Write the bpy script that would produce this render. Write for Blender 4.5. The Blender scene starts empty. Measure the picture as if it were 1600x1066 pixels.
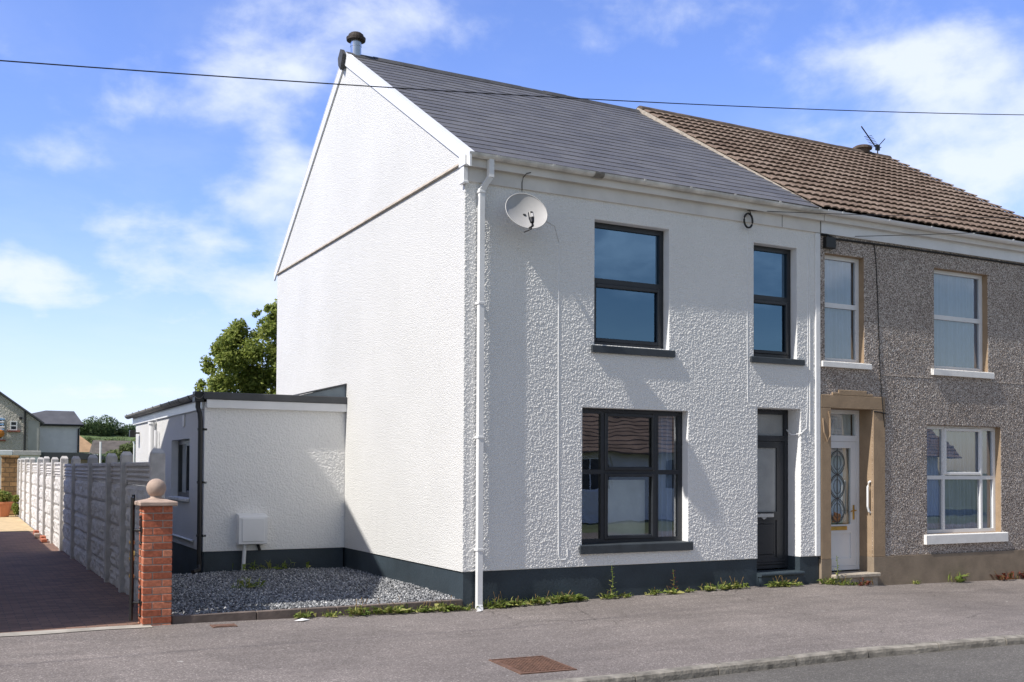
import bpy, math, random
import numpy as np
from mathutils import Vector, Matrix

random.seed(7)
rng = np.random.default_rng(7)
scene = bpy.context.scene
COL = scene.collection
R_ = math.radians

# ------------------------------------------------------------------ camera
cam = bpy.data.cameras.new('camera')
cam_o = bpy.data.objects.new('camera', cam)
COL.objects.link(cam_o)
yaw, pit, rol = .48648093, .02210936, .00534508
r0 = Vector((math.cos(yaw), -math.sin(yaw), 0)); f0 = Vector((math.sin(yaw), math.cos(yaw), 0)); z0 = Vector((0, 0, 1))
cf = f0*math.cos(pit)+z0*math.sin(pit); uu = -f0*math.sin(pit)+z0*math.cos(pit)
cr = r0*math.cos(rol)+uu*math.sin(rol); cu = -r0*math.sin(rol)+uu*math.cos(rol)
cam_o.matrix_world = Matrix(((cr.x, cu.x, -cf.x, -5.3966), (cr.y, cu.y, -cf.y, -11.4030), (cr.z, cu.z, -cf.z, 1.7308), (0, 0, 0, 1)))
cam.sensor_width = 36; cam.lens = 1639.87/1600*36
cam.shift_y = 164.45/1600
cam.clip_start = .05; cam.clip_end = 6000
scene.camera = cam_o

# ------------------------------------------------------------------ sun, sky, exposure
SUN = Vector((-1, -.145, 1.15)).normalized()          # towards the sun
sun = bpy.data.lights.new('sun', 'SUN'); sun.energy = 4.6; sun.angle = R_(.55); sun.color = (1, .955, .88)
sun_o = bpy.data.objects.new('sun', sun); COL.objects.link(sun_o)
sun_o.rotation_euler = SUN.to_track_quat('Z', 'Y').to_euler()
sun_o.location = (-30, -10, 40)
scene.view_settings.view_transform = 'Standard'; scene.view_settings.look = 'None'
scene.view_settings.exposure = 0.34; scene.view_settings.gamma = 1

world = bpy.data.worlds.new('World'); scene.world = world; world.use_nodes = True
nt = world.node_tree; nt.nodes.clear()
def N(nt, t, **kw):
    n = nt.nodes.new(t)
    for k, v in kw.items():
        setattr(n, k, v)
    return n
def L(nt, a, b): nt.links.new(a, b)
def math_n(nt, op, a, b=None, c=None, clamp=False):
    n = nt.nodes.new('ShaderNodeMath'); n.operation = op; n.use_clamp = clamp
    for i, v in enumerate((a, b, c)):
        if v is None: continue
        if isinstance(v, (int, float)): n.inputs[i].default_value = v
        else: nt.links.new(v, n.inputs[i])
    return n.outputs[0]
def maprange(nt, v, a, b, c=0., d=1., smooth=True):
    n = nt.nodes.new('ShaderNodeMapRange'); n.interpolation_type = 'SMOOTHSTEP' if smooth else 'LINEAR'
    nt.links.new(v, n.inputs[0])
    for i, x in zip((1, 2, 3, 4), (a, b, c, d)): n.inputs[i].default_value = x
    return n.outputs[0]
sky = nt.nodes.new('ShaderNodeTexSky'); sky.sky_type = 'NISHITA'; sky.sun_disc = False
sky.sun_elevation = math.asin(SUN.z); sky.sun_rotation = math.atan2(SUN.x, SUN.y)
sky.air_density = 1.0; sky.dust_density = .6; sky.ozone_density = 2.2; sky.altitude = 30
geo = nt.nodes.new('ShaderNodeTexCoord')
DIR = geo.outputs['Generated']
sep = nt.nodes.new('ShaderNodeSeparateXYZ'); L(nt, DIR, sep.inputs[0])
# clouds: noise on a flat layer overhead, gathered into banks in a few directions of the sky
den = math_n(nt, 'ADD', math_n(nt, 'MAXIMUM', sep.outputs[2], 0.), .16)
px = math_n(nt, 'DIVIDE', sep.outputs[0], den); py = math_n(nt, 'DIVIDE', sep.outputs[1], den)
comb = nt.nodes.new('ShaderNodeCombineXYZ'); L(nt, px, comb.inputs[0]); L(nt, py, comb.inputs[1])
n1 = nt.nodes.new('ShaderNodeTexNoise'); n1.inputs['Scale'].default_value = 2.6; n1.inputs['Detail'].default_value = 9; n1.inputs['Roughness'].default_value = .58; n1.inputs['Distortion'].default_value = .35
L(nt, comb.outputs[0], n1.inputs['Vector'])
n2 = nt.nodes.new('ShaderNodeTexNoise'); n2.inputs['Scale'].default_value = 10; n2.inputs['Detail'].default_value = 12; n2.inputs['Roughness'].default_value = .56; n2.inputs['Distortion'].default_value = .15
sq = nt.nodes.new('ShaderNodeMapping'); sq.inputs['Scale'].default_value = (1, 1, 1.5); L(nt, DIR, sq.inputs[0]); L(nt, sq.outputs[0], n2.inputs['Vector'])
def bank(d, w, h, amp):
    d = Vector(d).normalized(); t1 = d.cross(Vector((0, 0, 1))).normalized(); t2 = t1.cross(d)
    def dot(v):
        n = nt.nodes.new('ShaderNodeVectorMath'); n.operation = 'DOT_PRODUCT'; L(nt, DIR, n.inputs[0]); n.inputs[1].default_value = v; return n.outputs['Value']
    a = math_n(nt, 'POWER', math_n(nt, 'ABSOLUTE', math_n(nt, 'DIVIDE', dot(t1), w)), 2.)
    b = math_n(nt, 'POWER', math_n(nt, 'ABSOLUTE', math_n(nt, 'DIVIDE', dot(t2), h)), 2.)
    r = math_n(nt, 'SQRT', math_n(nt, 'ADD', a, b))
    front = math_n(nt, 'GREATER_THAN', dot(d), 0.)
    v = math_n(nt, 'MULTIPLY', math_n(nt, 'SUBTRACT', 1., r, clamp=True), amp)
    return math_n(nt, 'MULTIPLY', v, front)
BANKS = [((.20, .925, .335), .13, .07, .46), ((.13, .95, .315), .10, .04, .26), ((.06, .98, .168), .10, .035, .38),
         ((.2, .96, .21), .15, .055, .46), ((.265, .94, .265), .07, .055, .34), ((.14, .98, .15), .18, .045, .26),
         ((.32, .87, .40), .17, .045, .40), ((.74, .60, .30), .2, .12, .30), ((.76, .59, .25), .16, .09, .30), ((.70, .63, .36), .2, .045, .28), ((.60, .72, .41), .2, .04, .26),
         ((.25, .95, .16), .06, .03, .3), ((.04, .97, .27), .12, .03, .22), ((.08, .99, .07), .4, .05, .3), ((.6, -.78, .2), .3, .07, .34), ((.5, -.84, .25), .2, .06, .30), ((.78, -.6, .22), .25, .08, .34)]
tot = None
for b in BANKS:
    v = bank(*b); tot = v if tot is None else math_n(nt, 'ADD', tot, v)
mixn = math_n(nt, 'ADD', math_n(nt, 'MULTIPLY', n1.outputs['Fac'], .55), math_n(nt, 'MULTIPLY', n2.outputs['Fac'], 1.15))
dens = maprange(nt, math_n(nt, 'ADD', mixn, tot), .90, 1.42)
hz = math_n(nt, 'MULTIPLY', maprange(nt, sep.outputs[2], .0, .26, .52, 0.), maprange(nt, sep.outputs[1], -.2, .8, .35, 1.))          # the whitening air low on the horizon, weakened streetward to cut facade fill
dens = math_n(nt, 'MAXIMUM', dens, hz)
mix = nt.nodes.new('ShaderNodeMix'); mix.data_type = 'RGBA'
L(nt, math_n(nt, 'MULTIPLY', math_n(nt, 'ADD', dens, maprange(nt, n1.outputs['Fac'], .40, .72, .0, .10), clamp=True), .86), mix.inputs['Factor'])
tint = nt.nodes.new('ShaderNodeMix'); tint.data_type = 'RGBA'; tint.blend_type = 'MULTIPLY'; tint.inputs['Factor'].default_value = 1
L(nt, sky.outputs[0], tint.inputs['A']); hemi = nt.nodes.new('ShaderNodeMix'); hemi.data_type = 'RGBA'          # added tint: bluer behind the houses, dimmed and warmed streetward to mute facade fill
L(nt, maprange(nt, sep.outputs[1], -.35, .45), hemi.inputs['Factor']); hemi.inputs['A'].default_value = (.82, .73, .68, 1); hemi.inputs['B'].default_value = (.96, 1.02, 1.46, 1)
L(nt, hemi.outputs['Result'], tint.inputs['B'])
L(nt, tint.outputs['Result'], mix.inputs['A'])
mix.inputs['B'].default_value = (5.4, 5.8, 6.5, 1)
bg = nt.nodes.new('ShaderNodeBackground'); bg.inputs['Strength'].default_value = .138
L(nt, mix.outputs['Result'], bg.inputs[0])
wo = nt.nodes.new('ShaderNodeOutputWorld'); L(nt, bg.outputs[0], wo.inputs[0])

# ------------------------------------------------------------------ materials
def base_mat(name):
    m = bpy.data.materials.new(name); m.use_nodes = True
    t = m.node_tree; b = t.nodes['Principled BSDF']
    return m, t, b
def coords(t, scale=None):
    tc = t.nodes.new('ShaderNodeTexCoord'); out = tc.outputs['Object']
    if scale:
        mp = t.nodes.new('ShaderNodeMapping'); mp.inputs['Scale'].default_value = scale; L(t, out, mp.inputs[0]); out = mp.outputs[0]
    return out
def noise(t, v, scale, detail=4, rough=.55, dist=0.):
    n = t.nodes.new('ShaderNodeTexNoise'); L(t, v, n.inputs['Vector'])
    n.inputs['Scale'].default_value = scale; n.inputs['Detail'].default_value = detail; n.inputs['Roughness'].default_value = rough; n.inputs['Distortion'].default_value = dist
    return n
def ramp(t, v, stops):
    r = t.nodes.new('ShaderNodeValToRGB'); L(t, v, r.inputs[0]); e = r.color_ramp.elements
    while len(e) < len(stops): e.new(.5)
    for x, (p, c) in zip(e, stops):
        x.position = p; x.color = (*c, 1) if len(c) == 3 else c
    return r.outputs[0]
def bump(t, b, h, strength, dist, prev=None):
    n = t.nodes.new('ShaderNodeBump'); n.inputs['Strength'].default_value = strength; n.inputs['Distance'].default_value = dist
    L(t, h, n.inputs['Height'])
    if prev: L(t, prev, n.inputs['Normal'])
    L(t, n.outputs[0], b.inputs['Normal']); return n.outputs[0]
def mixc(t, fac, a, b, mode='MIX'):
    n = t.nodes.new('ShaderNodeMix'); n.data_type = 'RGBA'; n.blend_type = mode
    if isinstance(fac, (int, float)): n.inputs['Factor'].default_value = fac
    else: L(t, fac, n.inputs['Factor'])
    for s, x in (('A', a), ('B', b)):
        if isinstance(x, tuple): n.inputs[s].default_value = (*x, 1)
        else: L(t, x, n.inputs[s])
    return n.outputs['Result']
def plain(name, col, rough=.5, var=.12, scale=6, bmp=0., bscale=60, metal=0., spec=.5, coat=0):
    m, t, b = base_mat(name); v = coords(t)
    n = noise(t, v, scale, 5); c2 = tuple(max(0, x*(1-var)) for x in col); c1 = tuple(min(1, x*(1+var)) for x in col)
    L(t, ramp(t, n.outputs['Fac'], [(.3, c2), (.7, c1)]), b.inputs['Base Color'])
    b.inputs['Roughness'].default_value = rough; b.inputs['Metallic'].default_value = metal; b.inputs['Specular IOR Level'].default_value = spec
    if bmp: bump(t, b, noise(t, v, bscale, 4).outputs['Fac'], bmp, .01)
    return m
def island(name, stops, rough=.8, transl=0., bmp=0, bscale=80, spec=.3, mot=.25):
    m, t, b = base_mat(name); g = t.nodes.new('ShaderNodeNewGeometry')
    c = ramp(t, g.outputs['Random Per Island'], stops); v = coords(t)
    n = noise(t, v, 30, 4); c = mixc(t, mot, c, ramp(t, n.outputs['Fac'], [(.3, (.0, .0, .0)), (.7, (1, 1, 1))]), 'OVERLAY')
    L(t, c, b.inputs['Base Color']); b.inputs['Roughness'].default_value = rough; b.inputs['Specular IOR Level'].default_value = spec
    if bmp: bump(t, b, noise(t, v, bscale, 4).outputs['Fac'], bmp, .006)
    if transl:
        tr = t.nodes.new('ShaderNodeBsdfTranslucent'); L(t, c, tr.inputs[0]); mx = t.nodes.new('ShaderNodeMixShader'); mx.inputs[0].default_value = transl
        L(t, b.outputs[0], mx.inputs[1]); L(t, tr.outputs[0], mx.inputs[2]); L(t, mx.outputs[0], t.nodes['Material Output'].inputs[0])
    return m
def roughcast(name, col, scale=1., strength=1., dist=.02, dirt=.06):
    m, t, b = base_mat(name); v = coords(t)
    big = noise(t, v, .8, 5, .6); fine = noise(t, v, 9, 6, .65)
    c = ramp(t, big.outputs['Fac'], [(.3, tuple(x*(1-dirt) for x in col)), (.65, col)])
    c = mixc(t, math_n(t, 'MULTIPLY', maprange(t, fine.outputs['Fac'], .55, .8), dirt*1.2), c, tuple(x*.72 for x in col))
    st = noise(t, coords(t, (5, 5, .35)), 1., 6, .7); c = mixc(t, math_n(t, 'MULTIPLY', maprange(t, st.outputs['Fac'], .56, .75), dirt*2.2), c, tuple(x*.7 for x in col))
    a = noise(t, v, 34*scale, 3, .5, .6); vo = t.nodes.new('ShaderNodeTexVoronoi'); vo.feature = 'SMOOTH_F1'; vo.inputs['Scale'].default_value = 44*scale; vo.inputs['Smoothness'].default_value = .6
    wv = noise(t, v, 12, 2); off = t.nodes.new('ShaderNodeVectorMath'); off.operation = 'MULTIPLY_ADD'; L(t, wv.outputs['Color'], off.inputs[0]); off.inputs[1].default_value = (.04, .04, .04); L(t, v, off.inputs[2])
    L(t, off.outputs[0], vo.inputs['Vector'])
    h = math_n(t, 'SUBTRACT', math_n(t, 'MULTIPLY', a.outputs['Fac'], 1.2), math_n(t, 'MULTIPLY', vo.outputs['Distance'], .9))
    pit_ = maprange(t, vo.outputs['Distance'], .45, .8)
    c = mixc(t, math_n(t, 'MULTIPLY', pit_, .18), c, tuple(x*.55 for x in col))
    L(t, c, b.inputs['Base Color'])
    bump(t, b, h, strength, dist)
    b.inputs['Roughness'].default_value = .9; b.inputs['Specular IOR Level'].default_value = .2
    return m
def pebbledash(name):
    m, t, b = base_mat(name); v = coords(t)
    vo = t.nodes.new('ShaderNodeTexVoronoi'); vo.inputs['Scale'].default_value = 76; L(t, v, vo.inputs['Vector'])
    s = t.nodes.new('ShaderNodeSeparateColor'); L(t, vo.outputs['Color'], s.inputs[0])
    c = ramp(t, s.outputs[0], [(0, (.20, .16, .13)), (.3, (.42, .355, .305)), (.65, (.60, .515, .45)), (.88, (.74, .66, .60)), (1, (.9, .86, .8))])
    c = mixc(t, maprange(t, vo.outputs['Distance'], .45, .85), c, (.10, .08, .07))
    n = noise(t, v, 1.1, 5); c = mixc(t, .25, c, ramp(t, n.outputs['Fac'], [(.3, (.25, .22, .2)), (.7, (.75, .72, .7))]), 'OVERLAY')
    L(t, c, b.inputs['Base Color']); b.inputs['Roughness'].default_value = .85
    bump(t, b, math_n(t, 'MULTIPLY', vo.outputs['Distance'], -1.), .5, .012)
    return m
def asphalt(name, lo, hi, patch=.18, sc=1.):
    m, t, b = base_mat(name); v = coords(t)
    vo = t.nodes.new('ShaderNodeTexVoronoi'); vo.inputs['Scale'].default_value = 95*sc; L(t, v, vo.inputs['Vector'])
    s = t.nodes.new('ShaderNodeSeparateColor'); L(t, vo.outputs['Color'], s.inputs[0])
    c = ramp(t, s.outputs[0], [(0, lo), (.7, tuple((a+b_)/2 for a, b_ in zip(lo, hi))), (.93, hi), (1, tuple(min(1, x*1.45) for x in hi))])
    big = noise(t, v, .55, 6, .65, .5); c = mixc(t, patch*2, c, ramp(t, big.outputs['Fac'], [(.3, (.34, .33, .33)), (.7, (.66, .65, .65))]), 'OVERLAY')
    mid = noise(t, coords(t, (.5, 2.2, 1)), 2.2, 5, .6); c = mixc(t, patch*1.6, c, ramp(t, mid.outputs['Fac'], [(.35, (.38, .38, .38)), (.65, (.62, .61, .6))]), 'OVERLAY')
    spots = noise(t, v, 7, 3, .5); c = mixc(t, math_n(t, 'MULTIPLY', maprange(t, spots.outputs['Fac'], .72, .78), .45), c, (.5, .48, .45))
    wob = noise(t, v, 1.6, 5, .6); wv = t.nodes.new('ShaderNodeVectorMath'); wv.operation = 'MULTIPLY_ADD'; L(t, wob.outputs['Color'], wv.inputs[0]); wv.inputs[1].default_value = (.5, .5, 0); L(t, v, wv.inputs[2])
    ck = t.nodes.new('ShaderNodeTexVoronoi'); ck.feature = 'DISTANCE_TO_EDGE'; ck.inputs['Scale'].default_value = .42; L(t, wv.outputs[0], ck.inputs['Vector'])
    gate = maprange(t, noise(t, v, .45, 2).outputs['Fac'], .5, .6)
    c = mixc(t, math_n(t, 'MULTIPLY', math_n(t, 'MULTIPLY', maprange(t, ck.outputs['Distance'], .0, .006, .55, 0.), gate), 1.), c, tuple(x*.35 for x in lo))
    pt_ = t.nodes.new('ShaderNodeTexVoronoi'); pt_.inputs['Scale'].default_value = .5; L(t, wv.outputs[0], pt_.inputs['Vector']); ps = t.nodes.new('ShaderNodeSeparateColor'); L(t, pt_.outputs['Color'], ps.inputs[0])
    c = mixc(t, .16, c, ramp(t, ps.outputs[0], [(0, (.3, .3, .3)), (1, (.7, .7, .69))]), 'OVERLAY')
    L(t, c, b.inputs['Base Color']); b.inputs['Roughness'].default_value = .88; b.inputs['Specular IOR Level'].default_value = .25
    bump(t, b, math_n(t, 'ADD', s.outputs[1], math_n(t, 'MULTIPLY', noise(t, v, 20, 4).outputs['Fac'], .8)), .55, .006)
    return m
def glass(name, base=.10, tint=(.9, .94, .95), refl=(.93, .97, 1)):
    m, t, b = base_mat(name); t.nodes.remove(b)
    gl = t.nodes.new('ShaderNodeBsdfGlossy'); gl.inputs['Roughness'].default_value = .0; gl.inputs[0].default_value = (.93, .97, 1, 1)
    nz = noise(t, coords(t), 1.3, 2); bp = t.nodes.new('ShaderNodeBump'); bp.inputs['Strength'].default_value = .12; bp.inputs['Distance'].default_value = .012; L(t, nz.outputs['Fac'], bp.inputs['Height']); L(t, bp.outputs[0], gl.inputs['Normal'])
    gl.inputs[0].default_value = (*refl, 1); tr = t.nodes.new('ShaderNodeBsdfTransparent'); tr.inputs[0].default_value = (*tint, 1)
    fr = t.nodes.new('ShaderNodeFresnel'); fr.inputs[0].default_value = 1.5
    f = math_n(t, 'ADD', math_n(t, 'MULTIPLY', fr.outputs[0], 1.6), base, clamp=True)
    mx = t.nodes.new('ShaderNodeMixShader'); L(t, f, mx.inputs[0]); L(t, tr.outputs[0], mx.inputs[1]); L(t, gl.outputs[0], mx.inputs[2])
    L(t, mx.outputs[0], t.nodes['Material Output'].inputs[0]); return m
def brick_floor(name):
    m, t, b = base_mat(name); v = coords(t)
    br = t.nodes.new('ShaderNodeTexBrick'); L(t, v, br.inputs['Vector']); br.inputs['Scale'].default_value = 1; br.inputs['Brick Width'].default_value = .2; br.inputs['Row Height'].default_value = .1
    br.inputs['Mortar Size'].default_value = .005; br.inputs['Color1'].default_value = (.155, .088, .06, 1); br.inputs['Color2'].default_value = (.232, .136, .092, 1); br.inputs['Mortar'].default_value = (.09, .07, .06, 1)
    n = noise(t, v, 1.5, 6, .65); c = mixc(t, .5, br.outputs['Color'], ramp(t, n.outputs['Fac'], [(.3, (.35, .33, .33)), (.7, (.7, .66, .64))]), 'OVERLAY')
    L(t, c, b.inputs['Base Color']); b.inputs['Roughness'].default_value = .85
    bump(t, b, math_n(t, 'SUBTRACT', noise(t, v, 60).outputs['Fac'], br.outputs['Fac']), .6, .006); return m
def stone_blocks(name):
    m, t, b = base_mat(name); v = coords(t); mp = t.nodes.new('ShaderNodeMapping'); mp.inputs['Rotation'].default_value = (R_(90), 0, 0); L(t, v, mp.inputs[0])
    br = t.nodes.new('ShaderNodeTexBrick'); L(t, mp.outputs[0], br.inputs['Vector']); br.inputs['Scale'].default_value = 1; br.inputs['Brick Width'].default_value = .3; br.inputs['Row Height'].default_value = .17
    br.inputs['Mortar Size'].default_value = .012; br.inputs['Color1'].default_value = (.36, .23, .11, 1); br.inputs['Color2'].default_value = (.22, .14, .07, 1); br.inputs['Mortar'].default_value = (.12, .085, .05, 1)
    n = noise(t, v, 9, 6, .7); c = mixc(t, .6, br.outputs['Color'], ramp(t, n.outputs['Fac'], [(.3, (.25, .22, .2)), (.7, (.75, .7, .62))]), 'OVERLAY')
    L(t, c, b.inputs['Base Color']); b.inputs['Roughness'].default_value = .9
    bump(t, b, math_n(t, 'SUBTRACT', n.outputs['Fac'], br.outputs['Fac']), 1., .04); return m
def rockface(name, lo, hi):
    m, t, b = base_mat(name); v = coords(t, (.9, 3.2, 9))
    vo = t.nodes.new('ShaderNodeTexVoronoi'); vo.inputs['Scale'].default_value = 1.0; L(t, v, vo.inputs['Vector'])
    n = noise(t, coords(t), 14, 6, .65); big = noise(t, coords(t), .7, 4)
    L(t, mixc(t, .4, ramp(t, n.outputs['Fac'], [(.3, lo), (.7, hi)]), ramp(t, big.outputs['Fac'], [(.35, lo), (.65, hi)])), b.inputs['Base Color'])
    s = t.nodes.new('ShaderNodeSeparateColor'); L(t, vo.outputs['Color'], s.inputs[0])
    h = math_n(t, 'ADD', math_n(t, 'MULTIPLY', s.outputs[0], 1.), math_n(t, 'SUBTRACT', math_n(t, 'MULTIPLY', n.outputs['Fac'], .9), math_n(t, 'MULTIPLY', vo.outputs['Distance'], .6)))
    bump(t, b, h, 1., .035); b.inputs['Roughness'].default_value = .92; return m

M = {}
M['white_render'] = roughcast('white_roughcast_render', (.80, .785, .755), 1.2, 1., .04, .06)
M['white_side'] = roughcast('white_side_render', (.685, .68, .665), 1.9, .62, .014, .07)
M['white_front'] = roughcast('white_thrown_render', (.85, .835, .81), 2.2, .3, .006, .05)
M['white_smooth'] = plain('white_smooth_render', (.78, .78, .78), .8, .05, 5, .3, 30)
M['plinth'] = plain('blue_grey_plinth_paint', (.031, .045, .057), .6, .32, 1.6, .35, 40)
M['upvc'] = plain('white_upvc', (.78, .78, .78), .3, .05, 3)
M['upvc_old'] = plain('weathered_white_upvc', (.66, .64, .60), .5, .3, 5)
M['fascia'] = plain('off_white_fascia_board', (.72, .69, .65), .5, .1, 2.5)
M['anthracite'] = plain('anthracite_frame', (.022, .025, .031), .35, .15, 5)
M['sill_dark'] = plain('painted_dark_sill', (.04, .048, .056), .5, .2, 6, .2, 60)
M['slate'] = island('grey_roof_slate', [(0, (.100, .098, .101)), (.5, (.116, .113, .115)), (1, (.132, .129, .130))], .55, 0, .25, 120, .4, .15)
M['ridge'] = plain('dark_ridge_tile', (.055, .055, .058), .7, .3, 5, .4, 50)
M['tile'] = island('brown_concrete_tile', [(0, (.14, .10, .076)), (.5, (.18, .132, .102)), (1, (.22, .167, .132))], .9, 0, .5, 90, .2, .35)
M['tile_ridge'] = plain('brown_ridge_tile', (.10, .075, .06), .9, .4, 6, .5, 40)
M['mortar'] = plain('mortar', (.38, .33, .27), .95, .25, 12, .6, 50)
M['pebble'] = pebbledash('grey_brown_pebbledash')
M['sand'] = plain('sand_coloured_paint', (.33, .235, .15), .8, .12, 5, .35, 50)
M['sandbase'] = plain('brown_painted_base', (.255, .20, .145), .85, .18, 4, .4, 45)
M['white_sill'] = plain('white_painted_sill', (.78, .77, .75), .6, .06, 10, .2, 50)
M['glass'] = glass('window_glass', .15)
M['glass_dark'] = glass('upper_window_glass', .20, (.35, .4, .45), (.40, .68, 1))
M['obscure'] = plain('obscured_glass', (.32, .33, .33), .25, .15, 3)
M['curtain'] = plain('net_curtain', (.42, .51, .68), .9, .08, 4)
M['room'] = plain('dark_room_wall', (.12, .11, .10), .9, .2, 1)
M['lead'] = plain('blue_grey_lead', (.23, .28, .32), .5, .2, 3)
M['felt'] = plain('grey_roof_edge_trim', (.055, .058, .063), .55, .15, 4)
M['black'] = plain('black_plastic', (.012, .012, .013), .4, .2, 5)
M['gutter_grime'] = plain('weathered_black_gutter', (.20, .185, .165), .55, .45, 9, .3, 40)
M['iron'] = plain('black_painted_iron', (.012, .012, .013), .35, .2, 20, .2, 80)
M['brass'] = plain('polished_brass', (.65, .42, .12), .3, .15, 10, metal=1.)
M['silver'] = plain('satin_chrome', (.62, .63, .64), .3, .1, 10, metal=1.)
M['steel'] = plain('stainless_steel', (.6, .61, .62), .22, .1, 4, metal=1.)
M['rust_black'] = plain('sooty_cowl', (.045, .032, .025), .7, .4, 10, .4, 50)
M['dish'] = plain('grey_dish_metal', (.42, .41, .40), .5, .08, 5)
M['brick'] = island('red_pressed_brick', [(0, (.29, .09, .05)), (.5, (.43, .135, .075)), (1, (.52, .21, .125))], .85, 0, .6, 110, .25, .3)
M['brick_mortar'] = plain('pale_mortar', (.40, .33, .28), .95, .2, 20, .5, 90)
M['capstone'] = plain('pinkish_concrete_coping', (.40, .30, .245), .9, .18, 12, .5, 110)
M['concrete_post'] = plain('grey_concrete_post', (.50, .475, .45), .9, .18, 7, .5, 60)
M['panel'] = rockface('rock_faced_concrete_panel', (.47, .44, .415), (.68, .65, .62))
M['kerb'] = plain('concrete_kerb', (.225, .205, .175), .95, .5, 7, 1., 40)
M['edging'] = plain('stained_concrete_edging', (.135, .105, .09), .85, .35, 4, .4, 30)
M['asphalt'] = asphalt('pavement_asphalt', (.133, .117, .109), (.26, .232, .219), .24)
M['road'] = asphalt('road_asphalt', (.085, .079, .072), (.162, .153, .141), .13)
M['drive'] = brick_floor('brick_paved_drive')
M['yellow'] = plain('buff_paving', (.50, .37, .20), .9, .2, 3, .4, 30)
M['threshold'] = plain('pale_concrete_threshold', (.36, .33, .29), .9, .25, 5, .6, 40)
M['gravel_base'] = plain('dark_gravel_bed', (.10, .10, .105), .95, .5, 40, 1., 45)
M['stone'] = island('grey_slate_chippings', [(0, (.10, .105, .115)), (.45, (.22, .225, .235)), (.85, (.36, .365, .37)), (1, (.62, .61, .60))], .75, 0, 0, 1, .3, .2)
M['leaf'] = island('tree_leaf', [(0, (.11, .15, .028)), (.5, (.24, .29, .058)), (1, (.37, .40, .10))], .6, .45, 0, 1, .3, .2)
M['weed'] = island('weed_leaf', [(0, (.10, .15, .03)), (.6, (.22, .28, .065)), (1, (.40, .38, .13))], .65, .35)
M['weed_red'] = island('reddish_weed_leaf', [(0, (.12, .03, .02)), (.6, (.2, .06, .035)), (1, (.16, .14, .05))], .65, .25)
M['straw'] = island('dry_weed_stalk', [(0, (.22, .13, .05)), (1, (.35, .24, .11))], .8, .2)
M['bark'] = plain('tree_bark', (.10, .075, .055), .95, .3, 8, .8, 20)
M['wood_leaf'] = island('woodland_leaf', [(0, (.06, .10, .05)), (.5, (.10, .15, .068)), (1, (.14, .19, .08))], .8, .35)
M['scrub_leaf'] = island('scrub_leaf', [(0, (.08, .12, .045)), (.5, (.13, .17, .06)), (1, (.19, .21, .085))], .8, .35)
M['field'] = plain('field_grass', (.085, .13, .04), .95, .25, .1)
M['terrain'] = plain('rough_grass_ground', (.09, .11, .05), .95, .3, .3)
M['rust'] = plain('rusted_iron_cover', (.14, .075, .05), .8, .35, 20, .5, 70)
M['terracotta'] = plain('terracotta', (.50, .19, .09), .8, .1, 6)
M['grey_render'] = roughcast('grey_roughcast', (.56, .52, .45), .25, 1., .06, .2)
M['patch_render'] = plain('smooth_grey_render', (.42, .41, .375), .9, .15, 1)
M['pale_render'] = plain('pale_grey_render', (.85, .82, .80), .9, .06, 2, .3, 12)
M['far_slate'] = plain('far_slate_roof', (.085, .085, .095), .7, .2, 1.2)
M['far_tile'] = plain('far_tan_tile_roof', (.36, .23, .13), .9, .2, 1.5)
M['far_brown'] = plain('far_brown_roof', (.20, .14, .105), .9, .35, 1.5)
M['brick_sill'] = plain('red_brick_sill', (.32, .12, .08), .9, .2, 3)
M['orange'] = plain('orange_fabric', (.65, .22, .03), .7, .1, 5)
M['blue'] = plain('blue_fabric', (.20, .38, .62), .7, .1, 5)
M['cable'] = plain('black_cable', (.01, .01, .011), .5, .1, 5)
M['wood'] = plain('wooden_pole', (.16, .11, .075), .9, .3, 4)
M['white_car'] = plain('white_car_paint', (.72, .73, .74), .15, .03, 1)
M['tyre'] = plain('tyre_rubber', (.015, .015, .015), .8, .2, 5)
M['far_dull'] = plain('far_dull_roof', (.10, .085, .072), .9, .4, 1.2)
M['opp_wall'] = plain('cream_render', (.78, .75, .70), .9, .08, 1.5)
M['blind'] = plain('translucent_blind', (.84, .84, .80), .85, .1, 5)
M['ironwork'] = plain('leaded_glass_came', (.10, .095, .09), .5, .1, 5)
M['amber'] = plain('amber_glass', (.35, .16, .06), .3, .1, 5)
M['digit'] = plain('frosted_numerals', (.42, .43, .45), .5, .05, 5)

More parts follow.
